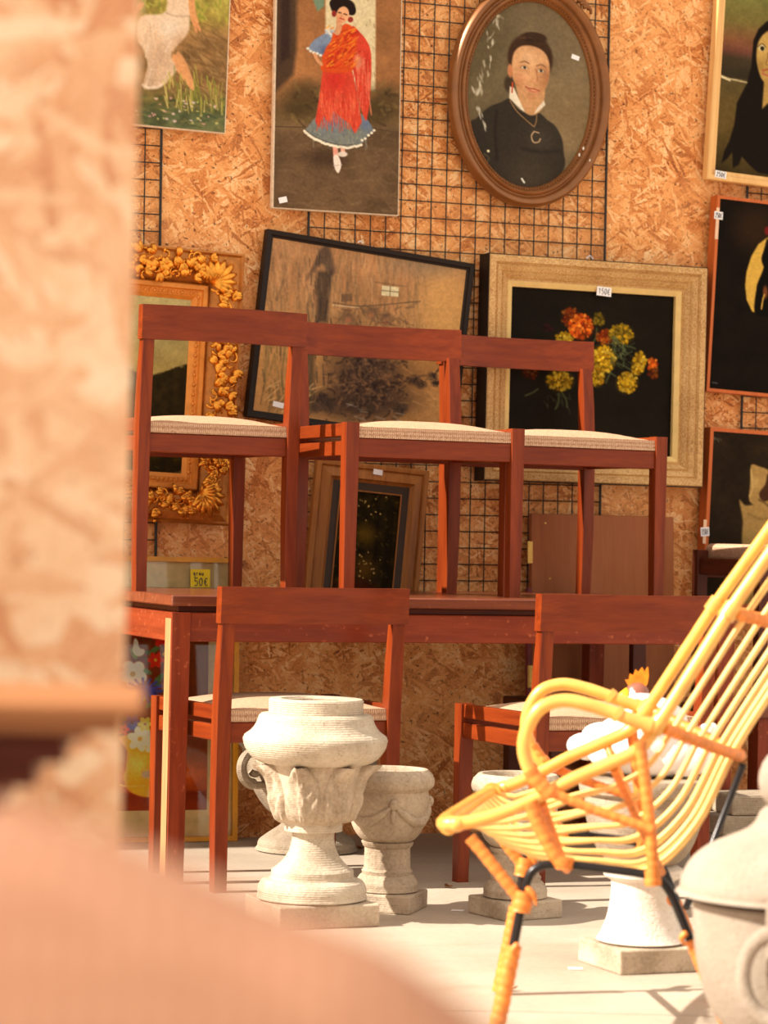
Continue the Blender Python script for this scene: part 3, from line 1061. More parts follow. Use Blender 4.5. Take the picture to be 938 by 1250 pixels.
def long_haired_woman():
    TL, TR, BR, BL = (891, -150), (1052, -140), (1026, 241), (860.5, 216)
    root, w, h = picture('painting', 'pine-framed portrait of a woman with long black hair by the sea', (TL, TR, BR, BL), WALL_Y - 0.02, 0.035, tilt=0.045)
    fw = 0.033
    frame_rails(root, w, h, [(0, 0), (0, .03), (.003, .033), (.016, .033), (.019, .026), (fw - .002, .024), (fw, .02), (fw, 0)], M['pine'])
    iTL, iTR, iBL = (890, -132), (1034, -126), (873, 205)
    p = Paint(iTL, iTR, iBL, 170, 300, (110, 108, 56), 4)
    p.vgrad([(-140, (120, 122, 70)), (0, (122, 120, 66)), (30, (126, 112, 62)), (52, (138, 92, 62)), (64, (112, 70, 56)), (73, (70, 58, 40)), (94, (56, 48, 34)), (100, (92, 78, 46)), (150, (104, 84, 44)), (206, (66, 54, 28))])
    p.mottle(20, .12)
    p.line([(878, 94), (888, 97), (898, 98), (916, 100)], (200, 184, 140), 1.6, 1)
    p.line([(880, 96), (890, 99)], (230, 214, 170), 1.8, 1)
    hair = (30, 22, 16)
    a = p.poly([(950, 20), (934, 26), (924, 36), (918, 50), (916, 80), (911, 100), (899, 124), (896, 150), (890, 170), (884, 182), (881, 196), (888, 190), (894, 182), (895, 200), (902, 196), (906, 186), (914, 194), (926, 203), (960, 206), (1010, 206), (1000, 120), (984, 60), (970, 30)], hair, 2, smooth=False)
    a = p.poly([(946, 34), (932, 40), (924, 52), (922, 68), (925, 84), (930, 95), (940, 100), (956, 98), (966, 84), (970, 62), (964, 42)], (190, 156, 90), 2)
    p.shade(a, (150, 116, 62), 926, 80, 10, .7)
    p.poly([(932, 92), (954, 92), (952, 128), (940, 118), (930, 128)], (176, 142, 80), 2, smooth=False)
    for ex in (928.5, 951):
        p.ell(ex, 57.5, 4.4, 4, (206, 188, 140), .3)
        p.ell(ex + .6, 58, 2.6, 2.8, (46, 36, 26), .3)
        p.line([(ex - 5, 57), (ex, 52.5), (ex + 5, 56)], (70, 50, 30), 1.1)
    p.line([(937, 60), (935, 72), (934, 76), (938, 77)], (130, 96, 54), 1.2)
    p.line([(930, 84), (936, 82), (943, 84)], (166, 84, 60), 2)
    p.line([(930, 87), (936, 89), (943, 87)], (176, 98, 72), 2)
    p.mesh('canvas', w - 2 * fw + .004, h - 2 * fw + .004, M['paint_varnish'], root, -0.021)
    x, z = loc_of(root, 880.5, 213, -0.036)
    sticker(root, x, z, 0.04, 0.022, -0.0345, 0.07, '250E')
    return root


long_haired_woman()


def crescent_painting():
    TL, TR, BR, BL = (877, 237), (1040, 259), (1020, 493), (863, 476)
    root, w, h = picture('painting', 'dark painting of a pale crescent moon behind a black silhouette', (TL, TR, BR, BL), WALL_Y - 0.02, 0.045, tilt=0.04)
    fw = .01
    frame_rails(root, w, h, [(0, 0), (0, .044), (fw, .044), (fw, 0)], M['orange_wood'])
    p = Paint(TL, TR, BL, 170, 240, (26, 18, 10), 5)
    p.mottle(20, .25)
    p.ell(922, 276, 26, 26, (58, 38, 22), 1.2, .8)
    mo = (206, 166, 76)
    p.poly([(937, 288), (926, 296), (917, 311), (911, 330), (909, 348), (911, 366), (918, 381), (921, 382), (922, 366), (924, 348), (931, 331), (934, 322), (931, 312)], mo, 1.6, smooth=False)
    p.poly([(937, 288), (955, 284), (968, 296), (974, 330), (966, 366), (950, 384), (944, 372), (956, 350), (958, 320), (948, 300)], mo, 1.6, smooth=False)
    p.poly([(938, 296), (946, 296), (950, 310), (946, 322), (956, 340), (952, 384), (922, 384), (926, 344), (934, 330), (930, 314)], (18, 12, 8), 2)
    p.ell(935, 357, 3, 8, (128, 76, 44), .7, .9)
    p.ell(938, 279, 4, 5, (120, 30, 28), .6)
    p.line([(930, 378), (932, 366), (934, 360)], (200, 160, 80), 1.6)
    p.line([(867, 469), (873, 470)], (90, 96, 92), 1.2)
    p.mesh('canvas', w - 2 * fw, h - 2 * fw, M['paint_varnish'], root, -0.042)
    x, z = loc_of(root, 877.5, 263, -0.046)
    sticker(root, x, z, 0.03, 0.024, -0.0466, 0.02, '250E')
    bm = BM()
    x, z = loc_of(root, 876.5, 268, -0.046)
    box(bm, (x, -.0446, z - .012), (.011, .0006, .1))
    obj('tape', bm, M['tape'], root)
    return root


crescent_painting()


def hooded_figure():
    TL, TR, BR, BL = (868.5, 523), (1020, 531), (1010, 745), (857, 741)
    root, w, h = picture('painting', 'dark painting of a bowed figure in a cream hood', (TL, TR, BR, BL), WALL_Y - 0.02, 0.05, tilt=0.03)
    fw = .012
    frame_rails(root, w, h, [(0, 0), (0, .049), (fw, .049), (fw, 0)], M['orange_wood'])
    p = Paint(TL, TR, BL, 170, 220, (44, 33, 20), 6)
    p.mottle(22, .2)
    p.mottle(5, .1)
    cr = (166, 136, 82)
    a = p.poly([(901, 611), (908, 617), (918, 616), (926, 612), (944, 614), (966, 640), (974, 690), (968, 746), (906, 746), (907, 700), (904, 660), (905, 636)], cr, 3)
    p.shade(a, (112, 88, 50), 908, 690, 16, .7)
    p.shade(a, (110, 86, 48), 940, 700, 12, .5)
    a = p.poly([(916, 566), (926, 567), (940, 573), (950, 590), (948, 612), (930, 616), (918, 616), (913, 608), (915, 590)], cr, 2)
    p.poly([(938, 576), (934, 590), (926, 602), (932, 612), (944, 606), (946, 590)], (74, 48, 30), 2)
    p.shade(a, (196, 166, 106), 920, 588, 8, .7)
    p.line([(916, 572), (918, 594), (914, 606)], (206, 176, 116), 1.5, 1.5, .7)
    p.line([(926, 610), (936, 616), (946, 628)], (92, 70, 40), 2, 2, .8)
    p.line([(912, 628), (926, 634), (944, 634)], (130, 104, 60), 3, 3, .6)
    p.strokes(10, 868, 876, 530, 536, [(120, 116, 100)], 4, 1, 1.2, .5)
    p.mesh('canvas', w - 2 * fw, h - 2 * fw, M['paint_varnish'], root, -0.047)
    x, z = loc_of(root, 861, 649, -0.051)
    bm = BM()
    box(bm, (x, -.0495, z), (.011, .0006, .075))
    obj('tape', bm, M['tape'], root)
    sticker(root, x, z, 0.03, 0.028, -0.0512, -0.12, '350E')
    return root


hooded_figure()


def gilt_landscape():
    TL, TR, BR, BL = (2, 285), (299, 306.5), (281, 637), (-10, 630)
    root, w, h = picture('painting', 'landscape with dark trees in an ornate carved gilt frame', (TL, TR, BR, BL), WALL_Y - 0.02, 0.05, tilt=0.035)
    fo, fi = .098, .145
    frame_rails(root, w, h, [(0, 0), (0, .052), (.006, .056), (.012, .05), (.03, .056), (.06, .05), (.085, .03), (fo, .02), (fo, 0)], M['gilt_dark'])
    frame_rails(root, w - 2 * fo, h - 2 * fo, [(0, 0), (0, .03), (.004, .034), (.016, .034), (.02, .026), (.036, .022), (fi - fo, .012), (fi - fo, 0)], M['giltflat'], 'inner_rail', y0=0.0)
    # carved ornament: acanthus scrolls along the cove, fans at the corners
    rnd = random.Random(11)

    def curl(bm, x, z, y, R, a0, turn, r0):
        pts = []
        for i in range(9):
            t = i / 8
            a = a0 + turn * t * 4.2
            rr = R * (1 - .8 * t)
            pts.append((x + rr * math.cos(a), y - .005 * math.sin(PI * t), z + rr * math.sin(a)))
        tube(bm, pts, [r0 * (1 - .55 * i / 8) for i in range(9)], 6)
        blob(bm, pts[-1], (r0 * .9,) * 3, 6, 4)

    def leaf(bm, x, z, y, L, a, wd):
        n = 3
        for k in range(n):
            aa = a + (k - (n - 1) / 2) * .42
            bend = rnd.uniform(-.5, .5)
            pts = []
            for i in range(6):
                t = i / 5
                pts.append((x + L * t * math.cos(aa + bend * t), y - .012 * math.sin(PI * t * .9), z + L * t * math.sin(aa + bend * t)))
            tube(bm, pts, [wd * (.35 + .9 * math.sin(PI * min(1, .12 + .85 * i / 5))) for i in range(6)], 6)

    W2, H2 = w / 2 - .05, h / 2 - .05
    for side in range(4):
        bm = BM()
        L = w if side in (0, 2) else h
        n = int(L / .0065)
        for i in range(n):
            t = -L / 2 + .1 + (L - .2) * (i + .5) / n
            off = rnd.uniform(-.034, .034)
            x, z = [(t, H2 + off), (W2 + off, t), (t, -H2 + off), (-W2 + off, t)][side]
            if i % 2:
                curl(bm, x, z, -.05, rnd.uniform(.013, .021), rnd.uniform(0, 6.3), rnd.choice((-1, 1)), .0045)
            else:
                leaf(bm, x, z, -.05, rnd.uniform(.024, .036), rnd.uniform(0, 6.3), .007)
            if i % 3 == 0:
                blob(bm, (x + rnd.uniform(-.02, .02), -.054, z + rnd.uniform(-.02, .02)), (.006, .006, .006), 6, 4)
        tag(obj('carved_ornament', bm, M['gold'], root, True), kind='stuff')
        # small running ornament on the inner rail
        bm = BM()
        Li = L - 2 * (fo + .03)
        m_ = int(Li / .014)
        for i in range(m_):
            t = -Li / 2 + Li * (i + .5) / m_
            o_ = fo + .028
            hx, hz = w / 2 - o_, h / 2 - o_
            x, z = [(t, hz), (hx, t), (t, -hz), (-hx, t)][side]
            blob(bm, (x, -.025, z), (.0062, .004, .0062) if i % 2 else (.003, .005, .008), 6, 4)
        tag(obj('inner_ornament', bm, M['giltflat'], root, True), kind='stuff')
    for sx in (-1, 1):
        for sz in (-1, 1):
            bm = BM()
            cx, cz = sx * (w / 2 - .095), sz * (h / 2 - .095)
            a0 = math.atan2(sz, sx)
            for k in range(-4, 5):
                aa = a0 + k * .27
                L = .088 - .006 * abs(k)
                pts = [(cx + L * t * math.cos(aa + .25 * k / 4 * t), -.045 - .018 * math.sin(PI * t), cz + L * t * math.sin(aa + .25 * k / 4 * t)) for t in (0, .2, .4, .6, .8, 1)]
                tube(bm, pts, [.005, .009, .012, .012, .01, .006], 7)
                blob(bm, pts[-1], (.009, .008, .009), 8, 6)
            obj('corner_leaf', bm, M['gold'], root, True)
    TLi, TRi, BLi = (50, 338), (244, 366), (40, 575)
    p = Paint(TLi, TRi, BLi, 190, 230, (160, 144, 92), 7)
    p.vgrad([(330, (182, 172, 124)), (400, (172, 160, 108)), (455, (160, 142, 86)), (600, (130, 110, 60))])
    p.mottle(26, .14)
    a = p.poly([(20, 440), (60, 452), (110, 444), (150, 450), (164, 456), (176, 462), (186, 466), (206, 463), (222, 458), (236, 455), (250, 452), (250, 600), (20, 600)], (48, 38, 16), 3, smooth=False, wob=3)
    p.mottle(8, .3, mask=a)
    p.ell(180, 565, 30, 12, (82, 70, 24), 1.2, .8)
    p.strokes(60, 150, 240, 545, 590, [(60, 50, 16), (90, 78, 30), (38, 30, 12)], 7, 2, 0, .5, .6)
    p.mesh('canvas', w - 2 * fi + .004, h - 2 * fi + .004, M['paint_varnish'], root, -0.011)
    return root


gilt_landscape()


def farm_drawing():
    TL, TR, BR, BL = (325.5, 280), (579, 321), (556, 549), (303, 504)
    root, w, h = picture('painting', 'black-framed brown farmyard study with a small lit window, hung askew', (TL, TR, BR, BL), WALL_Y - 0.02, 0.03)
    fw = .022
    frame_rails(root, w, h, [(0, 0), (0, .03), (.002, .032), (.014, .03), (.016, .024), (fw, .022), (fw, 0)], M['blackframe'])
    p = Paint((330, 290), (570, 327), (309, 497), 300, 280, (178, 132, 82), 8)
    p.vgrad([(280, (164, 122, 80)), (340, (172, 128, 82)), (420, (178, 134, 80)), (540, (186, 138, 80))])
    p.mottle(34, .14)
    p.strokes(420, 322, 520, 290, 400, [(140, 100, 64), (192, 148, 98), (118, 96, 66), (196, 134, 84), (104, 86, 64)], 24, 2.2, 1.6, .3, .15)
    p.strokes(120, 320, 372, 400, 480, [(108, 96, 60), (150, 122, 70), (80, 72, 50)], 22, 2, 1.6, .35, .15)
    p.ell(545, 380, 34, 50, (204, 156, 88), 1.2, .7)
    p.ell(520, 320, 40, 14, (134, 116, 88), 1.4, .6)
    dk = (82, 66, 52)
    p.poly([(388, 304), (398, 300), (404, 318), (406, 332), (398, 336), (390, 322), (372, 340), (380, 322)], dk, 5, .8)
    p.poly([(384, 330), (402, 330), (398, 392), (384, 392)], (74, 60, 46), 6, .85, smooth=False)
    p.poly([(366, 400), (384, 398), (382, 488), (370, 492)], (80, 66, 48), 6, .8, smooth=False)
    p.strokes(60, 372, 402, 306, 480, [(60, 50, 42), (120, 98, 70)], 16, 1.6, 1.6, .5, .1)
    p.line([(404, 368), (440, 372), (512, 366)], (112, 88, 60), 1.4, 1)
    p.line([(404, 371), (436, 374)], (208, 180, 130), 1.6, 1, .7)
    p.poly([(464, 347), (485, 349), (484.5, 360.5), (463.5, 359)], (206, 190, 142), 1, smooth=False)
    p.line([(474.5, 347.5), (474, 360)], (110, 90, 60), 1)
    p.line([(464, 353), (485, 355)], (110, 90, 60), 1)
    p.line([(456, 343), (494, 348)], (120, 92, 62), 2, 1.5, .6)
    p.poly([(414, 358), (427, 357), (428, 366), (414, 367)], (100, 78, 56), 2, .7, smooth=False)
    for x, yy in ((424, 386), (452, 380), (470, 388)):
        p.ell(x, yy, 8, 7, (96, 74, 54), 1.0, .6)
        p.ell(x - 1, yy + 3, 3.5, 3.5, (184, 116, 76), .9, .6)
    p.strokes(90, 404, 500, 372, 400, [(84, 64, 48), (110, 84, 58), (140, 104, 68)], 10, 2, .4, .35, .9)
    p.ell(446, 460, 46, 42, (78, 60, 46), 1.0, .9)
    p.ell(440, 490, 62, 16, (66, 52, 42), 1.2, .75)
    for _ in range(420):
        x, yy = p.rng.normal(446, 24), p.rng.normal(462, 24)
        if 392 < x < 502 and 398 < yy < 512:
            t = p.rng.random() * 6.28
            L = p.rng.uniform(3, 10)
            p.line([(x, yy), (x + L * .5 * math.cos(t) + 2, yy + L * .5 * math.sin(t)), (x + L * math.cos(t), yy + L * math.sin(t))], [(58, 46, 38), (78, 60, 48), (118, 92, 64), (48, 38, 34), (150, 112, 74)][p.rng.integers(5)], p.rng.uniform(1.2, 3.4), 1.4, .5)
    for x, yy, r in ((506, 462, 7), (514, 468, 6), (528, 458, 6), (532, 466, 5), (546, 461, 6), (400, 492, 9), (392, 484, 8), (384, 494, 7), (490, 496, 8)):
        p.ell(x, yy, r, r * .8, (70, 56, 46), .9, .8)
        p.strokes(5, x - r, x + r, yy - r, yy + r * .6, [(50, 42, 36), (104, 80, 58)], r, 2, .6, .6, 1.2)
    p.strokes(60, 480, 556, 430, 520, [(206, 160, 96), (160, 118, 66)], 14, 1.6, .3, .35)
    p.strokes(40, 320, 380, 468, 500, [(96, 80, 52), (214, 176, 112)], 18, 1.5, -.5, .5)
    p.strokes(26, 420, 490, 490, 512, [(150, 140, 116), (70, 58, 48)], 10, 1.2, .2, .6)
    p.C = p.C * np.array((1.05, 1.07, 1.16))
    p.mesh('canvas', w - 2 * fw + .003, h - 2 * fw + .003, M['paint'], root, -0.02)
    x, z = loc_of(root, 340, 494, -0.022)
    sticker(root, x, z, 0.034, 0.016, -0.0215, 0.1)
    bm = BM()
    x, z = loc_of(root, 441, 296.5, -0.02)
    tube(bm, [(x - .008, -.012, z), (x, -.012, z + .007), (x + .008, -.012, z)], .002, 6)
    obj('hanging_hook', bm, M['tag'], root)
    return root


farm_drawing()


def marigolds():
    TL, TR, BR, BL = (600, 313), (867, 325), (854, 591), (590, 588)
    root, w, h = picture('painting', 'still life of orange and yellow marigolds on black in a broad speckled frame', (TL, TR, BR, BL), WALL_Y - 0.02, 0.07)
    fo, fi = .073, .091
    frame_rails(root, w, h, [(0, 0.0), (0, .072), (.003, .075), (.02, .075), (.026, .066), (.03, .07), (.044, .062), (.049, .056), (.053, .06), (.064, .05), (.068, .044), (fo, .046), (fo, 0)], M['speck'])
    frame_rails(root, w + .006, h + .006, [(0, 0), (0, .07), (.003, .07), (.003, 0)], M['blackframe'], 'outer_edge', 'black outer edge of the frame')
    frame_rails(root, w - 2 * fo, h - 2 * fo, [(0, .02), (0, .044), (.004, .046), (fi - fo, .038), (fi - fo, .02)], M['linen'], 'slip_rail', 'cream inner slip')
    p = Paint((623.5, 354), (825, 363), (615, 553), 260, 250, (30, 24, 15), 9)
    p.mottle(30, .2)
    p.ell(700, 540, 90, 26, (40, 34, 22), 1.5, .6)
    stem = (84, 92, 58)
    for a, b in (((752, 415), (744, 440)), ((750, 432), (738, 470)), ((762, 430), (748, 442)), ((770, 455), (752, 446)), ((760, 424), (775, 428)), ((655, 478), (640, 486)), ((680, 484), (676, 502)), ((684, 482), (690, 500)), ((728, 404), (722, 424)), ((750, 462), (735, 455))):
        m_ = ((a[0] + b[0]) / 2 + 2, (a[1] + b[1]) / 2)
        p.line([a, m_, b], stem, 2.2, 1.6, .75)
    p.strokes(40, 738, 766, 420, 450, [(88, 98, 64), (60, 70, 48)], 8, 1.3, .5, .6, .8)
    p.strokes(16, 660, 695, 478, 500, [(66, 72, 50)], 8, 1.2, 1.2, .5, .5)

    def bloom(cx, cy, rx, ry, cols, n=70, dim=1.0, rot=0):
        base = np.array(cols[0]) * .6 * dim
        p.ell(cx, cy, rx, ry, base, .5, .9, rot)
        for k in range(n):
            r = math.sqrt(p.rng.random())
            t = p.rng.random() * 6.283
            x, yy = r * rx * math.cos(t), r * ry * math.sin(t)
            x, yy = x * math.cos(rot) - yy * math.sin(rot), x * math.sin(rot) + yy * math.cos(rot)
            c = np.array(cols[p.rng.integers(len(cols))]) * dim * p.rng.uniform(.75, 1.1)
            s = p.rng.uniform(1.4, 2.7)
            p.ell(cx + x, cy + yy, s, s * .8, c, .5, .85, t)
    OR, YE, OL = [(204, 84, 18), (226, 112, 28), (180, 62, 14), (240, 140, 50)], [(206, 160, 26), (226, 184, 44), (170, 124, 16), (236, 200, 70)], [(150, 122, 26), (176, 146, 38), (116, 96, 22)]
    bloom(697, 391, 11, 12, OR, 50, .62)
    bloom(731, 393, 7, 8, OL, 24, .7)
    bloom(738, 414, 10, 9, OR, 34, .75)
    bloom(646, 458, 10, 8, OR, 20, .45)
    bloom(668, 404, 6, 4, [(90, 40, 40)], 12, .6)
    bloom(709, 402, 14.5, 15, OR, 110, 1.02)
    bloom(758, 411, 14.5, 12, OL + YE[:1], 80, .95)
    bloom(688, 416, 10, 7, YE, 40, .9)
    bloom(682, 468, 16, 12, YE, 80, .82)
    bloom(735, 441, 15, 16, YE, 120, 1.0)
    bloom(728, 462, 9, 13, YE, 50, .9, .2)
    bloom(779, 446, 8.5, 14, YE, 70, .88, .25)
    bloom(764, 470, 13, 12, YE, 80, .9, -.7)
    bloom(796, 447, 6, 8, OR, 34, .95)
    bloom(797, 458, 7, 6, OR, 20, .5)
    p.strokes(30, 745, 760, 412, 440, [(104, 112, 74), (78, 88, 60)], 7, 1.4, 1.2, .6, .5)
    p.mesh('canvas', w - 2 * fi + .004, h - 2 * fi + .004, M['paint_varnish'], root, -0.024)
    x, z = loc_of(root, 740, 355.5, -0.06)
    sticker(root, x, z, 0.05, 0.028, -0.0475, 0.06, '150E')
    bm = BM()
    x, z = loc_of(root, 722, 317, -0.03)
    tube(bm, [(x - .012, -.02, z + .004), (x, -.02, z + .014), (x + .012, -.02, z + .004)], .002, 6)
    obj('hanging_hook', bm, M['tag'], root)
    return root


marigolds()


# pictures that stand on something and lean against the wall
def forest_picture():
    TL, TR, BR, BL = (391, 556), (526, 578), (508, 765), (369, 757)
    root, w, h = picture('painting', 'dark woodland picture in a brown moulded frame hanging low behind the tabletop', (TL, TR, BR, BL), WALL_Y - .027, .03, tilt=0.075)
    fo = .058
    frame_rails(root, w, h, [(0, 0), (0, .022), (.004, .026), (.014, .026), (.018, .02), (.024, .024), (.046, .03), (.05, .024), (fo, .018), (fo, 0)], M['brown_mould'])
    frame_rails(root, w - 2 * fo, h - 2 * fo, [(0, 0), (0, .017), (.022, .015), (.024, .017), (.027, .017), (.027, 0)], M['dark_slip'], 'slip_rail', 'dark inner slip')
    for_w, for_h = w - 2 * fo - .054, h - 2 * fo - .054
    fr = .028
    frame_rails(root, for_w + .008, for_h + .008, [(0, 0), (0, .019), (.004, .019), (.004, 0)], M['brown_mould'], 'inner_bead')
    p = Paint((0, 0), (100, 0), (0, 150), 120, 170, (38, 30, 10), 10)
    p.mottle(12, .5)
    for x in (18, 30, 66, 84, 90):
        p.line([(x, 20), (x + 2, 80), (x, 150)], (24, 18, 8), 6, 4, .7)
    p.ell(48, 62, 16, 14, (92, 72, 20), 1.3, .8)
    p.ell(52, 112, 16, 16, (96, 66, 22), 1.3, .7)
    p.ell(40, 140, 34, 12, (70, 30, 16), 1.0, .8)
    p.strokes(150, 0, 100, 0, 130, [(70, 58, 18), (50, 42, 14), (92, 76, 26), (30, 24, 8)], 4, 2, .3, .5, 1.2)
    for _ in range(46):
        x, yy = p.rng.normal(46, 18), p.rng.normal(20, 12) if p.rng.random() < .5 else p.rng.normal(105, 12)
        p.ell(x, yy, p.rng.uniform(.7, 1.6), p.rng.uniform(.7, 1.6), (206, 176, 110), .5, .7)
    p.C = p.C * 1.25
    p.mesh('canvas', for_w, for_h, M['paint_varnish'], root, -0.012)
    bm = BM()
    box(bm, (0, .003, 0), (w - .02, .006, h - .02))
    obj('backing_board', bm, M['dark_slip'], root)
    sticker(root, .012, h / 2 - .022, 0.03, 0.016, -0.0292, 0.05)
    return root


forest_picture()


def glazed_flowers():
    y = WALL_Y - 0.05
    TL, TR, BR, BL = (40, 675), (291, 685), (287, 1027), (32, 1030)
    w, h, c, t = quad_on(y, TL, TR, BR, BL)
    x1 = on_y(289, 860, y).x
    root = thing('glazed_picture', 'tall glazed picture of a flower vase in a thin yellow frame, standing on the floor', 'picture', (x1 - w / 2, y, h / 2 * .998 + .002), rot=(-0.05, 0.004, 0))
    fw = .014
    frame_rails(root, w, h, [(0, 0), (0, .02), (fw, .02), (fw, 0)], M['yellow_frame'])
    bm = BM()
    box(bm, (0, .001, 0), (w - .01, .004, h - .01))
    obj('mat_board', bm, M['mat_board'], root)
    pw, ph = .5, .56
    # the printed picture, coordinates of the photograph around it
    p = Paint((48, 762), (254, 766), (48, 990), 240, 250, (122, 54, 22), 12)
    p.vgrad([(760, (120, 50, 20)), (860, (112, 48, 22)), (925, (128, 60, 24)), (950, (176, 86, 32)), (968, (160, 70, 28)), (972, (120, 44, 18)), (990, (132, 52, 20))])
    p.mottle(30, .12)
    p.poly([(150, 700), (255, 700), (255, 880), (235, 880), (230, 830), (205, 830)], (112, 66, 20), 20, .5, smooth=False)

    def flower(cx, cy, R, n, col, mid, squash=1.0, ph_=0.0, wd=.55):
        for k in range(n):
            t = 2 * PI * k / n + ph_
            p.ell(cx + R * .55 * math.cos(t), cy + R * .55 * math.sin(t) * squash, R * .52, R * wd * .6, col, .2, 1, t)
        p.ell(cx, cy, R * .2, R * .2, mid, .4)

    def leaf(x0, y0, x1_, y1, wd, col=(86, 122, 74)):
        t = math.atan2(y1 - y0, x1_ - x0)
        L = math.hypot(x1_ - x0, y1 - y0)
        p.ell((x0 + x1_) / 2, (y0 + y1) / 2, L / 2, wd, col, .25, 1, t)
    for k in range(26):
        x, yy = p.rng.uniform(60, 200), p.rng.uniform(770, 880)
        t = p.rng.uniform(0, 6.28)
        leaf(x, yy, x + 13 * math.cos(t), yy + 13 * math.sin(t), 3.2, [(86, 122, 74), (60, 96, 60), (120, 140, 84)][k % 3])
    leaf(180, 800, 192, 790, 3.2)
    leaf(170, 818, 184, 824, 3)
    leaf(186, 838, 198, 824, 3.4)
    leaf(176, 866, 188, 856, 3.2)
    for a, b in (((168, 800), (180, 784)), ((170, 776), (178, 792)), ((182, 776), (180, 794))):
        p.line([a, b], (96, 70, 40), 1)
    flower(100, 810, 26, 7, (206, 120, 60), (90, 30, 10))
    flower(196, 778, 13, 6, (196, 44, 26), (120, 20, 10))
    flower(188, 807, 10, 6, (200, 50, 30), (230, 160, 60))
    flower(206, 800, 9, 6, (206, 160, 40), (120, 70, 10))
    p.poly([(160, 790), (162, 780), (166, 784), (168, 792), (174, 794), (173, 800), (166, 802), (160, 797)], (226, 214, 186), 1.2)
    flower(160, 824, 17, 5, (226, 214, 190), (170, 140, 80), 1.0, .4, .75)
    flower(120, 850, 22, 6, (224, 212, 190), (190, 150, 80))
    for k in range(15):
        t = -2.9 + k * .42
        p.line([(174, 845), (174 + 22 * math.cos(t), 845 + 15 * math.sin(t))], (70, 82, 168), 3.4, 1.4)
    # vase with its flowers
    a = p.poly([(146, 900), (154, 918), (153, 940), (150, 952), (158, 968), (180, 976), (204, 968), (212, 950), (208, 930), (204, 912), (206, 900)], (214, 158, 44), 2)
    p.shade(a, (240, 200, 100), 168, 935, 14, .8)
    p.shade(a, (150, 90, 20), 204, 950, 16, .8)
    flower(160, 884, 11, 6, (74, 78, 150), (30, 24, 50))
    flower(170, 904, 15, 6, (228, 214, 176), (200, 160, 80), 1, .3)
    flower(186, 910, 12, 6, (226, 212, 176), (200, 160, 80), 1, .1)
    flower(176, 886, 9, 6, (220, 190, 80), (160, 100, 30))
    flower(150, 892, 7, 5, (200, 60, 40), (120, 20, 10))
    p.ell(180, 948, 8, 5, (160, 156, 170), .5, .7)
    p.line([(146, 960), (156, 962), (176, 962)], (206, 170, 80), 1.5)
    # place the print where its lower right corner shows
    xr = on_y(253, 880, y).x - root.location.x
    zt, zb = on_y(253, 765, y).z - h / 2, on_y(253, 988, y).z - h / 2
    xl = on_y(48, 880, y).x - root.location.x
    p.C = p.C * 1.3
    o = p.mesh('print', xr - xl, zt - zb, M['paint'], root, -0.003)
    o.location = ((xr + xl) / 2, 0, (zt + zb) / 2)
    bm = BM()
    box(bm, (0, -.0105, 0), (w - 2 * fw, .003, h - 2 * fw))
    obj('glass_pane', bm, M['glass'], root)
    x, z = loc_of(root, 247, 706, -.014)
    n = sticker(root, x, z, 0.06, 0.052, -0.0135, 0.0, None, M['note'])
    n.name = 'price_note'
    writing('50E', .044, .022, -.0012, n, None, .002, -.011, .0013)
    writing('grau', .034, .014, -.0012, n, None, -.006, .014, .001)
    return root


glazed_flowers()


def door_leaf():
    y = WALL_Y - 0.06
    TL, TR, BR, BL = (645, 625), (816, 631), (832, 1008), (650, 1006)
    w = on_y(822, 740, y).x - on_y(648, 740, y).x
    h = on_y(730, 628, y).z - .002
    x0 = on_y(648, 740, y).x
    root = thing('door_leaf', 'plain brown wooden door leaf with brass hinges leaning against the wall', 'door leaf', (x0 + w / 2, y - .035, .001), rot=(-0.055, 0.0, 0))
    bm = BM()
    box(bm, (0, 0, h / 2), (w, .022, h), .002)
    obj('board', bm, M['panel_brown'], root)
    bm = BM()
    box(bm, (-w / 2 - .006, 0, h / 2 - .09), (.012, .022, h - .28), .001)
    obj('edge_strip', bm, M['purple'], root)
    for z in (h - .12, h - .5):
        bm = BM()
        box(bm, (-w / 2 - .004, -.0125, z), (.014, .003, .068), .0008)
        tube(bm, [(-w / 2 - .012, -.014, z - .034), (-w / 2 - .012, -.014, z + .034)], .004, 8)
        for k in (-.022, 0, .022):
            blob(bm, (-w / 2 - .002, -.0145, z + k), (.0022, .0012, .0022), 6, 4)
        obj('hinge', bm, M['brass'], root)
    for px, py in ((674, 639), (678, 707)):
        p = on_y(px, py, y - .04)
        bm = BM()
        blob(bm, (p.x - root.location.x, -.0115, p.z), (.004, .002, .004), 8, 5)
        obj('nail', bm, M['brass'], root)
    return root


door_leaf()


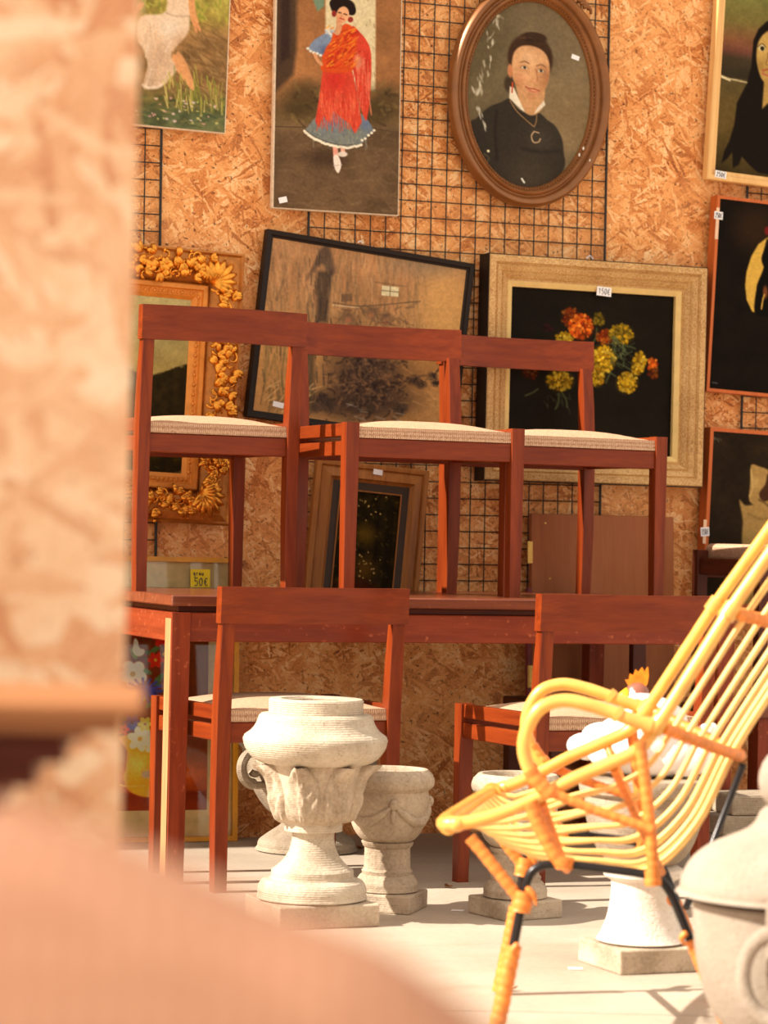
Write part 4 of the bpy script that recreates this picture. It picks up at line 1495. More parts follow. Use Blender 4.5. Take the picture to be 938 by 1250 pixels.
# ------------------------------------------------------------------ dining table and chairs
TX0, TX1, TY0, TY1, TH = 2.088, 3.73, 6.60, 7.46, 0.74
table = thing('dining_table', 'long red-brown wooden dining table with worn edges carrying three chairs', 'table', ((TX0 + TX1) / 2, (TY0 + TY1) / 2, 0))
tw, td = TX1 - TX0, TY1 - TY0
bm = BM()
box(bm, (0, 0, TH - .014), (tw, td, .028), .003)
obj('tabletop', bm, M['tabletop'], table)
bm = BM()
box(bm, (0, 0, TH - .036), (tw - .05, td - .05, .016), .002)
obj('top_spacer', bm, M['dark_x'], table)
for s in (-1, 1):
    bm = BM()
    box(bm, (0, s * (td / 2 - .022), TH - .082), (tw - .1, .024, .074), .002)
    obj('apron', bm, M['table_x'], table)
    bm = BM()
    box(bm, (s * (tw / 2 - .016), 0, TH - .082), (.026, td - .1, .074), .002)
    obj('apron', bm, M['table_y'], table)
    for q in (-1, 1):
        bm = BM()
        beam(bm, [(s * (tw / 2 - .027), q * (td / 2 - .03), 0), (s * (tw / 2 - .027), q * (td / 2 - .03), TH - .044)], [.046, .052], [.05, .058], .002)
        lg = obj('leg', bm, M['table_z'], table)
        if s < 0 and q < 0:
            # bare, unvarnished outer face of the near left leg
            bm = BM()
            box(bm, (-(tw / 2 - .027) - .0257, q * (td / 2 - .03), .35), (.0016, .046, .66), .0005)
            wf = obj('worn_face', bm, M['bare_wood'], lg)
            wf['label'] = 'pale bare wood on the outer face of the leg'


def dining_chair(label):
    """origin on the floor under the seat's middle; the sitter faces +y"""
    t = thing('dining_chair', label, 'chair', group='teak dining chairs with woven seats')
    T = {a: M['teak_' + a] for a in 'xyz'}
    fw, rw, yf, yr = .266, .256, .215, -.215
    for s in (-1, 1):
        bm = BM()
        beam(bm, [(s * (fw - .017), yf - .018, 0), (s * (fw - .018), yf - .018, .3), (s * (fw - .018), yf - .018, .468)], [.033, .038, .039], [.033, .038, .039])
        obj('leg', bm, T['z'], t)
        bm = BM()
        beam(bm, [(s * (rw - .018), yr + .012, 0), (s * (rw - .018), yr + .018, .2), (s * (rw - .018), yr + .016, .44), (s * (rw - .018), yr + .006, .58), (s * (rw - .018), yr - .006, .684)], [.034, .037, .038, .037, .035], [.034, .038, .039, .036, .03])
        obj('leg', bm, T['z'], t)
        # upper and lower side rails
        for z, hh, nm in ((.449, .036, 'side_rail'), (.398, .04, 'seat_rail')):
            bm = BM()
            a, b = Vector((s * (rw - .018), yr + .036, z)), Vector((s * (fw - .018), yf - .034, z))
            ang = math.atan2(b.x - a.x, b.y - a.y)
            box(bm, (a + b) / 2, (.022, (b - a).length, hh), .002, Matrix.Rotation(-ang, 3, 'Z'))
            obj(nm, bm, T['y'], t)
    for yy, ww in ((yf - .018, fw), (yr + .02, rw)):
        bm = BM()
        box(bm, (0, yy, .4), (2 * ww - .07, .024, .052), .002)
        obj('seat_rail', bm, T['x'], t)
    # curved top board of the back
    bm = BM()
    rings = []
    n = 20
    for i in range(n + 1):
        x = -.262 + .524 * i / n
        q = x / .262
        yb = yr - .008 - .034 * (1 - q * q)
        th = .018 + .014 * abs(q) ** 2
        rings.append([(x, yb - th / 2, .676), (x, yb + th / 2, .676), (x, yb + th / 2 - .004, .768), (x, yb - th / 2 - .004, .768)])
    loft(bm, rings)
    obj('backrest', bm, T['x'], t, True, 40)
    # domed seat cushion that runs over the front and rear rails
    bm = BM()
    nx, ny = 16, 18
    def cz(u, v):
        return .457 + .026 * (1 - abs(u) ** 3) * (1 - abs(v) ** 4)
    top, bot = [], []
    for j in range(ny + 1):
        v = -1 + 2 * j / ny
        rt, rb = [], []
        for i in range(nx + 1):
            u = -1 + 2 * i / nx
            vv = max(-1, min(1, v))
            hw = (rw + (fw - rw) * (vv + 1) / 2) - .034
            rt.append(bm.verts.new((u * hw, vv * .208, cz(u, v))))
            rb.append(bm.verts.new((u * hw, vv * .211, .427)))
        top.append(rt)
        bot.append(rb)
    for j in range(ny):
        for i in range(nx):
            bm.faces.new((top[j][i], top[j][i + 1], top[j + 1][i + 1], top[j + 1][i]))
            bm.faces.new((bot[j][i], bot[j + 1][i], bot[j + 1][i + 1], bot[j][i + 1]))
    for i in range(nx):
        bm.faces.new((top[0][i], bot[0][i], bot[0][i + 1], top[0][i + 1]))
        bm.faces.new((top[ny][i], top[ny][i + 1], bot[ny][i + 1], bot[ny][i]))
    for j in range(ny):
        bm.faces.new((top[j][0], top[j + 1][0], bot[j + 1][0], bot[j][0]))
        bm.faces.new((top[j][nx], bot[j][nx], bot[j + 1][nx], top[j + 1][nx]))
    obj('seat_cushion', bm, M['cushion'], t, True, 50)
    return t


def put_chair(c, label, anchor, local, rz, z=0.0):
    """turn the chair by rz and set its local foot point over the anchor"""
    v = Matrix.Rotation(rz, 3, 'Z') @ Vector((local[0], local[1], 0))
    c.location = (anchor[0] - v.x, anchor[1] - v.y, z)
    c.rotation_euler = (0, 0, rz)
    c['label'] = label
    return c


RL, RR, FL, FR = (-.238, -.2), (.238, -.2), (-.249, .197), (.249, .197)
chair0 = dining_chair('x')
specs = [
    ('teak chair on the left end of the table, its back towards the viewer', (2.095, 6.98), RL, math.radians(4), TH),
    ('teak chair in the middle of the tabletop facing the viewer with a glossy curved back', (2.649, 6.815), FR, math.radians(181), TH),
    ('teak chair on the tabletop in front of the marigold still life', (3.19, 6.965), FR, math.radians(184), TH),
    ('teak chair on the floor behind the tall leafy stone urn', (2.178, 6.45), RL, math.radians(4), 0),
    ('teak chair on the floor behind the armrests of the cane lounge chair', (2.9, 6.11), RL, math.radians(3), 0),
]
for i, (lab, an, lo, rz, z) in enumerate(specs):
    c = put_chair(chair0 if i == 0 else copy_tree(chair0), lab, an, lo, rz, z)
    c.scale.x = .92 if i == 0 else 1.0

# low table under the raised chair
lt = thing('low_table', 'low red-brown table standing at the right end of the dining table', 'table', (4.29, 7.14, 0))
bm = BM()
box(bm, (0, 0, .41), (.82, .52, .03), .003)
obj('tabletop', bm, M['tabletop'], lt)
for sx in (-1, 1):
    for sy in (-1, 1):
        bm = BM()
        beam(bm, [(sx * .28, sy * .21, 0), (sx * .28, sy * .21, .395)], .058, .058, .002)
        obj('leg', bm, M['table_z'], lt)
for sy in (-1, 1):
    bm = BM()
    box(bm, (0, sy * .21, .365), (.5, .022, .06), .002)
    obj('apron', bm, M['table_x'], lt)
for sx in (-1, 1):
    bm = BM()
    box(bm, (sx * .28, 0, .365), (.022, .36, .06), .002)
    obj('apron', bm, M['table_y'], lt)

# backless seat of the same family on the low table
def footstool(label, x, y, z):
    t = thing('stool', label, 'stool', (x, y, z))
    hw, hd = .225, .19
    for sx in (-1, 1):
        for sy in (-1, 1):
            bm = BM()
            beam(bm, [(sx * hw, sy * hd, 0), (sx * hw, sy * hd, .3), (sx * hw, sy * hd, .455)], [.03, .035, .036], [.03, .035, .036])
            obj('leg', bm, M['dark_z'], t)
        bm = BM()
        box(bm, (sx * hw, 0, .405), (.022, 2 * hd - .04, .05), .002)
        obj('seat_rail', bm, M['dark_y'], t)
    for sy in (-1, 1):
        bm = BM()
        box(bm, (0, sy * hd, .395), (2 * hw - .04, .022, .05), .002)
        obj('seat_rail', bm, M['dark_x'], t)
    bm = BM()
    box(bm, (0, 0, .446), (2 * hw - .04, 2 * hd + .03, .05), .016, None, 3)
    for v in bm.verts:
        if v.co.z > .45:
            v.co.z += .014 * (1 - (v.co.x / hw) ** 2)
    obj('seat_cushion', bm, M['cushion'], t, True, 60)


footstool('dark wooden stool with a woven seat raised on a low table before the hooded figure', 4.27, 7.2, .4255)

# stool under the table
st = thing('stool', 'dark wooden stool tucked under the table behind the right chair', 'stool', (3.48, 7.06, 0))
bm = BM()
box(bm, (0, 0, .428), (.34, .34, .026), .004)
obj('seat', bm, M['dark_x'], st)
for sx in (-1, 1):
    for sy in (-1, 1):
        bm = BM()
        beam(bm, [(sx * .148, sy * .145, 0), (sx * .148, sy * .145, .416)], .038, .038, .002)
        obj('leg', bm, M['dark_z'], st)
for sy in (-1, 1):
    bm = BM()
    box(bm, (0, sy * .145, .388), (.26, .02, .045), .002)
    obj('apron', bm, M['dark_x'], st)
# plank leaning behind the table's right end
g = ground(784, 8.14)
pk = thing('plank', 'narrow dark plank leaning on the wall beside the brown door leaf', 'plank', (g.x, g.y, 0.002), rot=(-0.02, 0, 0))
bm = BM()
box(bm, (0, 0, .33), (.045, .028, .66), .002)
obj('board', bm, M['dark_z'], pk)


# ------------------------------------------------------------------ stone urns
def plinth(root, half, h, mat, chip=0.004):
    bm = BM()
    box(bm, (0, 0, h / 2), (2 * half, 2 * half, h), chip, None, 2)
    for v in bm.verts:
        k = mnoise.noise(v.co * 25)
        v.co += Vector((k, mnoise.noise(v.co * 25 + Vector((5, 0, 0))), 0)) * .0025
    return obj('plinth', bm, mat, root)


g = ground(391, 6.33)
u1 = thing('stone_urn', 'tall pale stone urn with a ribbed collar and carved leaves, front of the table', 'urn', (g.x, g.y, 0), rot=(0, 0, 0))
plinth(u1, .123, .052, M['stone2'])
bm = BM()
lathe(bm, smooth_prof([(.0, .052), (.118, .052), (.127, .066), (.127, .08), (.118, .096), (.1, .101), (.097, .106), (.096, .12), (.09, .124), (.07, .142), (.056, .165), (.05, .19), (.05, .205), (.052, .21)], 3) + [(.068, .212), (.068, .232), (.0, .232)], 64)
obj('stem', bm, M['stone'], u1, True, 40)
cup = [(.0, .228), (.06, .228), (.078, .236), (.092, .256), (.1, .29), (.105, .33), (.112, .366), (.118, .378), (.0, .38)]
bm = BM()
lathe(bm, smooth_prof(cup[1:-1], 3) + [(.0, .38)], 64)
obj('cup', bm, M['stone2'], u1, True, 40)


def cup_r(z):
    zs = [.228, .236, .256, .29, .33, .366, .378]
    rs = [.06, .078, .092, .1, .105, .112, .118]
    return float(np.interp(z, zs, rs))


for k in range(7):
    a0 = 2 * PI * k / 7 - 2.2
    bm = BM()
    rows = []
    nt, ns = 22, 18
    for i in range(nt + 1):
        t = i / nt
        z = .232 + .136 * t
        hw = .43 * (math.sin(PI * (.16 + .8 * t)) ** .6)
        row = []
        for j in range(ns + 1):
            s = -1 + 2 * j / ns
            e = 1 - abs(s)
            rise = .011 * min(1, e * 5) * min(1, (1 - t) * 8 + .6)
            vein = .0022 * math.cos((t * 2.2 - abs(s) * 1.1) * 9) * min(1, e * 3)
            rib = .006 if abs(s) < .13 else 0
            curl = .042 * max(0, t - .7) ** 1.2 / .3 * (1 - s * s)
            r = cup_r(z) - .002 + rise + vein + rib + curl
            a = a0 + s * hw
            row.append(bm.verts.new((r * math.cos(a), r * math.sin(a), z)))
        rows.append(row)
    inner = []
    for i in (0, nt):
        inner.append([bm.verts.new((v.co.x * .9, v.co.y * .9, v.co.z - (.004 if i else 0))) for v in rows[i]])
    for i in range(nt):
        for j in range(ns):
            bm.faces.new((rows[i][j], rows[i][j + 1], rows[i + 1][j + 1], rows[i + 1][j]))
    for ed, inn in ((rows[0], inner[0]), (rows[nt], inner[1])):
        for j in range(ns):
            bm.faces.new((ed[j], inn[j], inn[j + 1], ed[j + 1]))
    lf = obj('leaf', bm, M['stone2'], u1, True, 50)
    me_ = lf.data
    # outward facing normals
    f0 = me_.polygons[len(me_.polygons) // 3]
    if f0.normal.x * f0.center.x + f0.normal.y * f0.center.y < 0:
        me_.flip_normals()
bm = BM()
bowl = smooth_prof([(.1, .368), (.127, .37), (.15, .384), (.165, .405), (.17, .425)], 3) + smooth_prof([(.166, .434), (.15, .446), (.139, .462), (.134, .478)], 3) + [(.128, .484), (.111, .486), (.111, .516), (.108, .52), (.084, .52), (.08, .515), (.078, .47), (.04, .46), (.0, .46)]
lathe(bm, bowl, 72)
obj('bowl', bm, M['stone'], u1, True, 35)


def small_urn(label, px, d, rz):
    g = ground(px, d)
    u = thing('stone_urn', label, 'urn', (g.x, g.y, 0), rz)
    plinth(u, .082, .044, M['stone2'])
    bm = BM()
    lathe(bm, smooth_prof([(.0, .044), (.07, .044), (.076, .056), (.076, .066), (.066, .082), (.06, .086)], 3) + [(.062, .094), (.056, .1), (.055, .15), (.06, .154), (.064, .164), (.05, .168), (.0, .168)], 56, mod=lambda a, z: 1 + (.012 * math.cos(a * 36) if .098 < z < .152 else 0))
    obj('stem', bm, M['stone2'], u, True, 35)
    bm = BM()
    lathe(bm, smooth_prof([(.03, .162), (.058, .166), (.078, .184), (.09, .21), (.096, .24), (.098, .27), (.096, .288)], 3) + smooth_prof([(.1, .292), (.109, .3), (.111, .314), (.106, .328)], 3) + [(.1, .334), (.094, .34), (.086, .34), (.082, .334), (.08, .3), (.05, .27), (.0, .265)], 60)
    obj('bowl', bm, M['stone2'], u, True, 35)
    for k in range(4):
        a0 = PI / 2 * k + .4
        pts = []
        for i in range(13):
            t = i / 12
            a = a0 + (PI / 2) * t
            z = .262 - .045 * math.sin(PI * t)
            r = .0975 - (.262 - z) * .16 + .002
            pts.append((r * math.cos(a), r * math.sin(a), z))
        bm = BM()
        tube(bm, pts, [.005 + .008 * math.sin(PI * i / 12) + .0018 * math.cos(i * 2.6) for i in range(13)], 8)
        obj('swag', bm, M['stone2'], u, True)
        bm = BM()
        blob(bm, (.1 * math.cos(a0), .1 * math.sin(a0), .262), (.011, .011, .014), 10, 8)
        blob(bm, (.096 * math.cos(a0), .096 * math.sin(a0), .236), (.007, .007, .022), 8, 6)
        obj('boss', bm, M['stone2'], u, True)
    return u


small_urn('short weathered stone urn with swags, right beside the tall leafy urn', 482, 6.56, math.radians(-38))
small_urn('short stone urn with swags seen under the front of the cane lounge chair', 639, 6.5, math.radians(10))

# grey urn with scroll handles at the wall
g = ground(383, 7.72)
u5 = thing('stone_urn', 'grey stone urn with scroll handles at the wall, half hidden by the tall leafy urn', 'urn', (g.x, g.y, 0), .35)
bm = BM()
lathe(bm, smooth_prof([(.0, .0), (.135, .0), (.14, .014), (.136, .03), (.11, .05), (.08, .07)], 3) + smooth_prof([(.07, .08), (.075, .09), (.12, .12), (.165, .19), (.185, .26), (.19, .29)], 3) + [(.2, .3), (.2, .325), (.18, .33), (.17, .3), (.0, .28)], 56)
obj('bowl', bm, M['stone3'], u5, True, 35)
for s in (-1, 1):
    bm = BM()
    pts = []
    for i in range(28):
        t = i / 27
        a = -PI / 2 + t * 4.4 * PI / 2
        r = .052 * (1 - .62 * t)
        pts.append((s * (.2 + r * math.cos(a)), 0, .25 + r * math.sin(a)))
    tube(bm, pts, [.016 - .006 * i / 27 for i in range(28)], 8)
    box(bm, (s * .175, 0, .195), (.06, .03, .02), .004)
    obj('handle', bm, M['stone3'], u5, True, 40)

# white pedestal with the hen
g4 = ground(794, 5.77)
u4 = thing('stone_urn', 'white stone pedestal urn under the white hen, behind the cane lounge chair', 'urn', (g4.x, g4.y, 0))
plinth(u4, .1, .052, M['stone2'])
bm = BM()
lathe(bm, smooth_prof([(.0, .052), (.09, .054), (.088, .07), (.076, .1), (.068, .14), (.066, .172), (.068, .185)], 3) + [(.076, .188), (.084, .195), (.085, .21), (.07, .218), (.0, .218)], 56)
obj('stem', bm, M['stone_white'], u4, True, 40)
bm = BM()
lathe(bm, smooth_prof([(.04, .214), (.07, .22), (.1, .25), (.12, .3), (.127, .345), (.125, .365)], 3) + [(.138, .372), (.142, .39), (.138, .402), (.1, .405), (.0, .4)], 56)
obj('bowl', bm, M['stone3'], u4, True, 40)

hen = thing('hen_figure', 'white glazed hen with orange comb and yellow beak sitting on the pedestal urn', 'ornament', (g4.x, g4.y, .4045), math.radians(-22))
# local -x is where the hen looks
bm = BM()


def hen_warp(c):
    x, y, z = c
    y *= 1 - .3 * max(0, x)
    if z < -.45:
        z = -.45 - (-.45 - z) * .3
    return (x, y, z)


blob(bm, (.015, 0, .05), (.115, .08, .082), 28, 18, None, hen_warp)
obj('body', bm, M['hen_white'], hen, True)
bm = BM()
tube(bm, catmull([(.012, 0, .07), (.012, -.008, .11), (.02, -.014, .15), (.026, -.014, .172)], 4), [.08, .08, .079, .078, .077, .076, .074, .071, .067, .061, .053, .041, .02], 20)
obj('neck', bm, M['hen_white'], hen, True)
bm = BM()
blob(bm, (-.018, .026, .172), (.027, .024, .028), 16, 12)
obj('head', bm, M['hen_head'], hen, True)
bm = BM()
tube(bm, [(-.036, .024, .174), (-.052, .022, .167), (-.066, .02, .158)], [.015, .01, .001], 10)
obj('beak', bm, M['hen_yellow'], hen, True)
bm = BM()
prof = [(-.036, .19), (-.044, .204), (-.036, .204), (-.034, .217), (-.026, .214), (-.022, .226), (-.015, .221), (-.008, .231), (-.003, .222), (.004, .232), (.006, .215), (.004, .198), (-.002, .186)]
fr = [bm.verts.new((x, .02, z)) for x, z in prof]
bk = [bm.verts.new((x, .032, z)) for x, z in prof]
bm.faces.new(fr)
bm.faces.new(bk[::-1])
for i in range(len(prof)):
    j = (i + 1) % len(prof)
    bm.faces.new((fr[i], bk[i], bk[j], fr[j]))
obj('comb', bm, M['hen_comb'], hen)
for s in (-1, 1):
    bm = BM()
    blob(bm, (-.029, .026 + s * .0205, .176), (.0075, .004, .0075), 10, 8)
    e = obj('eye', bm, M['hen_white'], hen, True)
    bm = BM()
    blob(bm, (-.031, .026 + s * .0238, .176), (.002, .0015, .002), 8, 6)
    obj('pupil', bm, M['eye_black'], e, True)
    bm = BM()
    for k in range(3):
        blob(bm, (.0 + .045 * k, s * (.07 - .006 * k), .055 - .008 * k + .012 * (k == 0)), (.05, .014, .032), 14, 10, Matrix.Rotation(-.25, 3, 'Y'))
    obj('wing', bm, M['hen_white'], hen, True)
bm = BM()
for k in range(4):
    blob(bm, (.115 + .006 * k, (k - 1.5) * .016, .08 + .006 * (k % 2)), (.022, .012, .034), 12, 8, Matrix.Rotation(.55, 3, 'Y'))
obj('tail', bm, M['hen_white'], hen, True)
bm = BM()
for x, y, z, r in ((-.085, -.03, .075, .034), (-.05, -.045, .088, .036), (-.115, -.02, .05, .034), (-.085, .03, .07, .034), (-.12, .012, .05, .032), (-.07, -.05, .04, .04), (-.03, -.06, .05, .04)):
    blob(bm, (x - .008, y, z + .012), (r * 1.25, r, r * .85), 14, 10)
obj('breast_feather', bm, M['hen_white'], hen, True)

# big lidded stone urn close by
g6 = ground(978, 4.55)
u6 = thing('stone_urn', 'large cream stone urn with a domed lid and ring handles at the lower right', 'urn', (g6.x, g6.y, 0), -YAW - .25)
u6.scale = (.955, .955, 1.11)
K = .97
bm = BM()
lathe(bm, smooth_prof([(.0, .0), (.12, .0), (.125, .02), (.1, .05), (.105, .07), (.145, .12), (.168, .19), (.174, .24), (.176, .275)], 3) + [(.17, .28), (.0, .28)], 64)
obj('body', bm, M['stone_lid'], u6, True, 40)
bm = BM()
lathe(bm, smooth_prof([(.0, .288), (.19, .286), (.198, .294), (.196, .31), (.18, .336), (.15, .358), (.11, .374), (.085, .384), (.07, .395), (.06, .412)], 3) + [(.05, .42), (.0, .42)], 64)
lid = obj('lid', bm, M['stone_lid'], u6, True, 50)
bm = BM()
blob(bm, (0, 0, .462), (.066, .066, .055), 24, 14, None, lambda c: (c.x * (1 + .08 * math.cos(5 * math.atan2(c.y, c.x))), c.y * (1 + .08 * math.cos(5 * math.atan2(c.y, c.x))), c.z))
obj('finial', bm, M['stone_lid'], lid, True)
for a in (-PI / 2, PI / 2):
    ca, sa = math.cos(a), math.sin(a)
    bm = BM()
    c0 = Vector((ca * .188, sa * .188, .188))
    tdir = Vector((-sa, ca, 0))
    pts = [c0 + tdir * (.062 * math.cos(t)) + Vector((0, 0, .066 * math.sin(t))) + Vector((ca, sa, 0)) * .012 for t in [2 * PI * k / 28 for k in range(28)]]
    tube(bm, pts, .0135, 10, True)
    obj('ring_handle', bm, M['stone_lid'], u6, True)
    bm = BM()
    box(bm, c0 + Vector((ca * -.004, sa * -.004, .068)), (.05, .05, .085), .006, Matrix.Rotation(a, 3, 'Z'), 2)
    obj('handle_block', bm, M['stone_lid'], u6)

# slabs stacked at the right
g7 = ground(905, 7.55)
z = 0.0
rnd = random.Random(8)
names = ['grey stone slab on the floor, lowest of the stack by the low table', 'grey stone slab second from the bottom of the stack by the low table',
         'grey stone slab third from the bottom of the stack by the low table', 'grey stone slab lying on top of the stack by the low table']
for k, lab in enumerate(names):
    bm = BM()
    hh = .055
    box(bm, (0, 0, hh / 2), (.2 - .01 * k, .16, hh), .006, None, 2)
    o = obj('stone_slab', bm, M['stone3'])
    tag(o, lab, 'stone slab', 'stacked stone slabs')
    o.location = (g7.x - .04 + rnd.uniform(-.012, .012), g7.y - .12, z)
    o.rotation_euler = (0, 0, rnd.uniform(-.12, .12))
    z += hh + .0005


# ------------------------------------------------------------------ cane lounge chair
rc = thing('cane_lounge_chair', 'high-backed honey cane lounge chair on black steel legs with orange bindings', 'lounge chair')
CW = .50                                            # seat width
e_away = (_r0 * .06 + Vector((math.sin(YAW), math.cos(YAW), 0)) * .998).normalized()   # from the near side to the far side
NEAR0 = at(690, 950, 4.86)


def side_pt(px, py, off=0.0):
    """point of the chair's side plane, off metres towards its far side"""
    v = ray(px, py)
    o = NEAR0 + e_away * off
    return CAM + v * ((o - CAM).dot(e_away) / v.dot(e_away))


def near_pts(L):
    return [side_pt(x, y) for x, y in L]


RAIL = [(556, 1006), (585, 1001), (620, 990), (660, 972), (700, 951), (740, 934), (778, 916), (803, 886), (850, 814), (893, 747), (938, 683), (985, 617), (1035, 553)]
MID = [(568, 1000), (606, 1022), (648, 1043), (690, 1054), (735, 1061), (795, 1063), (852, 1008), (897, 919), (943, 846), (992, 774), (1038, 704), (1082, 632), (1118, 556)]
# match the two curves by arc index: same count
rail = near_pts(RAIL)
mid = [side_pt(x, y, CW / 2) for x, y in MID]
far_in = {}


def width_at(i):
    return CW * (1.0 if i < 7 else 1.0 - .05 * (i - 6))


rail_f = []
for i, p in enumerate(rail):
    inset = (CW - width_at(i)) / 2
    rail_f.append((p + e_away * inset, p + e_away * (CW - inset)))
nr = catmull([a for a, b in rail_f], 6)
fr_ = catmull([b for a, b in rail_f], 6)
md = catmull(mid, 6)
R = .0125


def piece(name, pts, r, mat, sides=10, label=None, closed=False):
    bm = BM()
    tube(bm, pts, r, sides, closed)
    o = obj(name, bm, mat, rc, True, 60)
    if label:
        o['label'] = label
    return o


def bound(name, pts, r, label='cane strut wrapped in orange binding'):
    """strut wound with strip: ridged tube"""
    P = catmull(pts, 24)
    L = [0.0]
    for a, b in zip(P, P[1:]):
        L.append(L[-1] + (b - a).length)
    n = max(8, int(L[-1] / .0035))
    Q, rr = [], []
    for i in range(n + 1):
        s = L[-1] * i / n
        k = int(np.searchsorted(L, s)) if s > 0 else 1
        k = min(max(k, 1), len(P) - 1)
        f = (s - L[k - 1]) / max(1e-9, L[k] - L[k - 1])
        Q.append(P[k - 1].lerp(P[k], f))
        rr.append(r * (1.0 - .13 * (((s / .0165) % 1.0) ** 3)))
    return piece(name, Q, rr, M['wrap'], 10, label)


piece('side_rail', nr, R, M['cane'])
piece('side_rail', fr_[9:], R, M['cane'])
# rounded front bar between the rails
FS = 9                                              # the far rail starts further back
fb = [nr[1], nr[0], nr[0] + e_away * .04 + Vector((0, 0, .002)) - (nr[2] - nr[0]).normalized() * .022, (nr[0] + fr_[FS]) / 2 - (nr[2] - nr[0]).normalized() * .025, fr_[FS] - e_away * .05 - (nr[2] - nr[0]).normalized() * .018, fr_[FS], fr_[FS + 2]]
piece('front_bar', catmull(fb, 8), R * 1.15, M['cane'])
for P0, sg in ((nr[0], 1), (fr_[FS], -1)):
    q = P0 - (nr[2] - nr[0]).normalized() * .012 + e_away * .022 * sg
    piece('binding', [q - e_away * .02, q + e_away * .02 - Vector((0, 0, .001))], [.0185, .0185], M['cane'], 12)
# top bar
tb = [nr[-1], nr[-1] + (nr[-1] - nr[-3]) * .5 + e_away * .1, (nr[-1] + fr_[-1]) / 2 + (nr[-1] - nr[-3]) * .7, fr_[-1] + (nr[-1] - nr[-3]) * .5 - e_away * .1, fr_[-1]]
piece('top_bar', catmull(tb, 8), R, M['cane'])


def sag(b):
    return max(0.0, 1 - abs(2 * b - 1) ** 1.5)


def surf(i, b):
    base = nr[i].lerp(fr_[i], b)
    c = nr[i].lerp(fr_[i], .5)
    return base + (md[i] - c) * sag(b)


NC = 15
for k in range(1, NC + 1):
    b = k / (NC + 1)
    i0 = int(round(FS * b))
    pts = [nr[0].lerp(fr_[FS], b) - Vector((0, 0, .004))] + [surf(i, b) for i in range(i0 + 4, len(nr))]
    piece('cane', pts, .0052, M['cane_thin'], 8)
# bows that carry the canes: lower back, upper back, seat front and seat middle
for i, r_, nm in ((7 * 6, .0115, 'back_bow'), (9 * 6, .0115, 'back_bow'), (3 * 6, .008, 'seat_bow'), (5 * 6 + 1, .008, 'seat_bow')):
    pts = []
    for j in range(25):
        b = j / 24
        n_ = (md[i] - nr[i].lerp(fr_[i], .5)).normalized()
        pts.append(surf(i, b) + n_ * .012)
    bound(nm, pts[::2], r_, 'bound cane bow behind the thin canes')
for i in (7 * 6, 9 * 6):
    for E in (nr, fr_):
        d_ = (E[i + 1] - E[i]).normalized()
        piece('binding', [E[i] - d_ * .014, E[i] + d_ * .014], [.0165, .0165], M['cane'], 12)
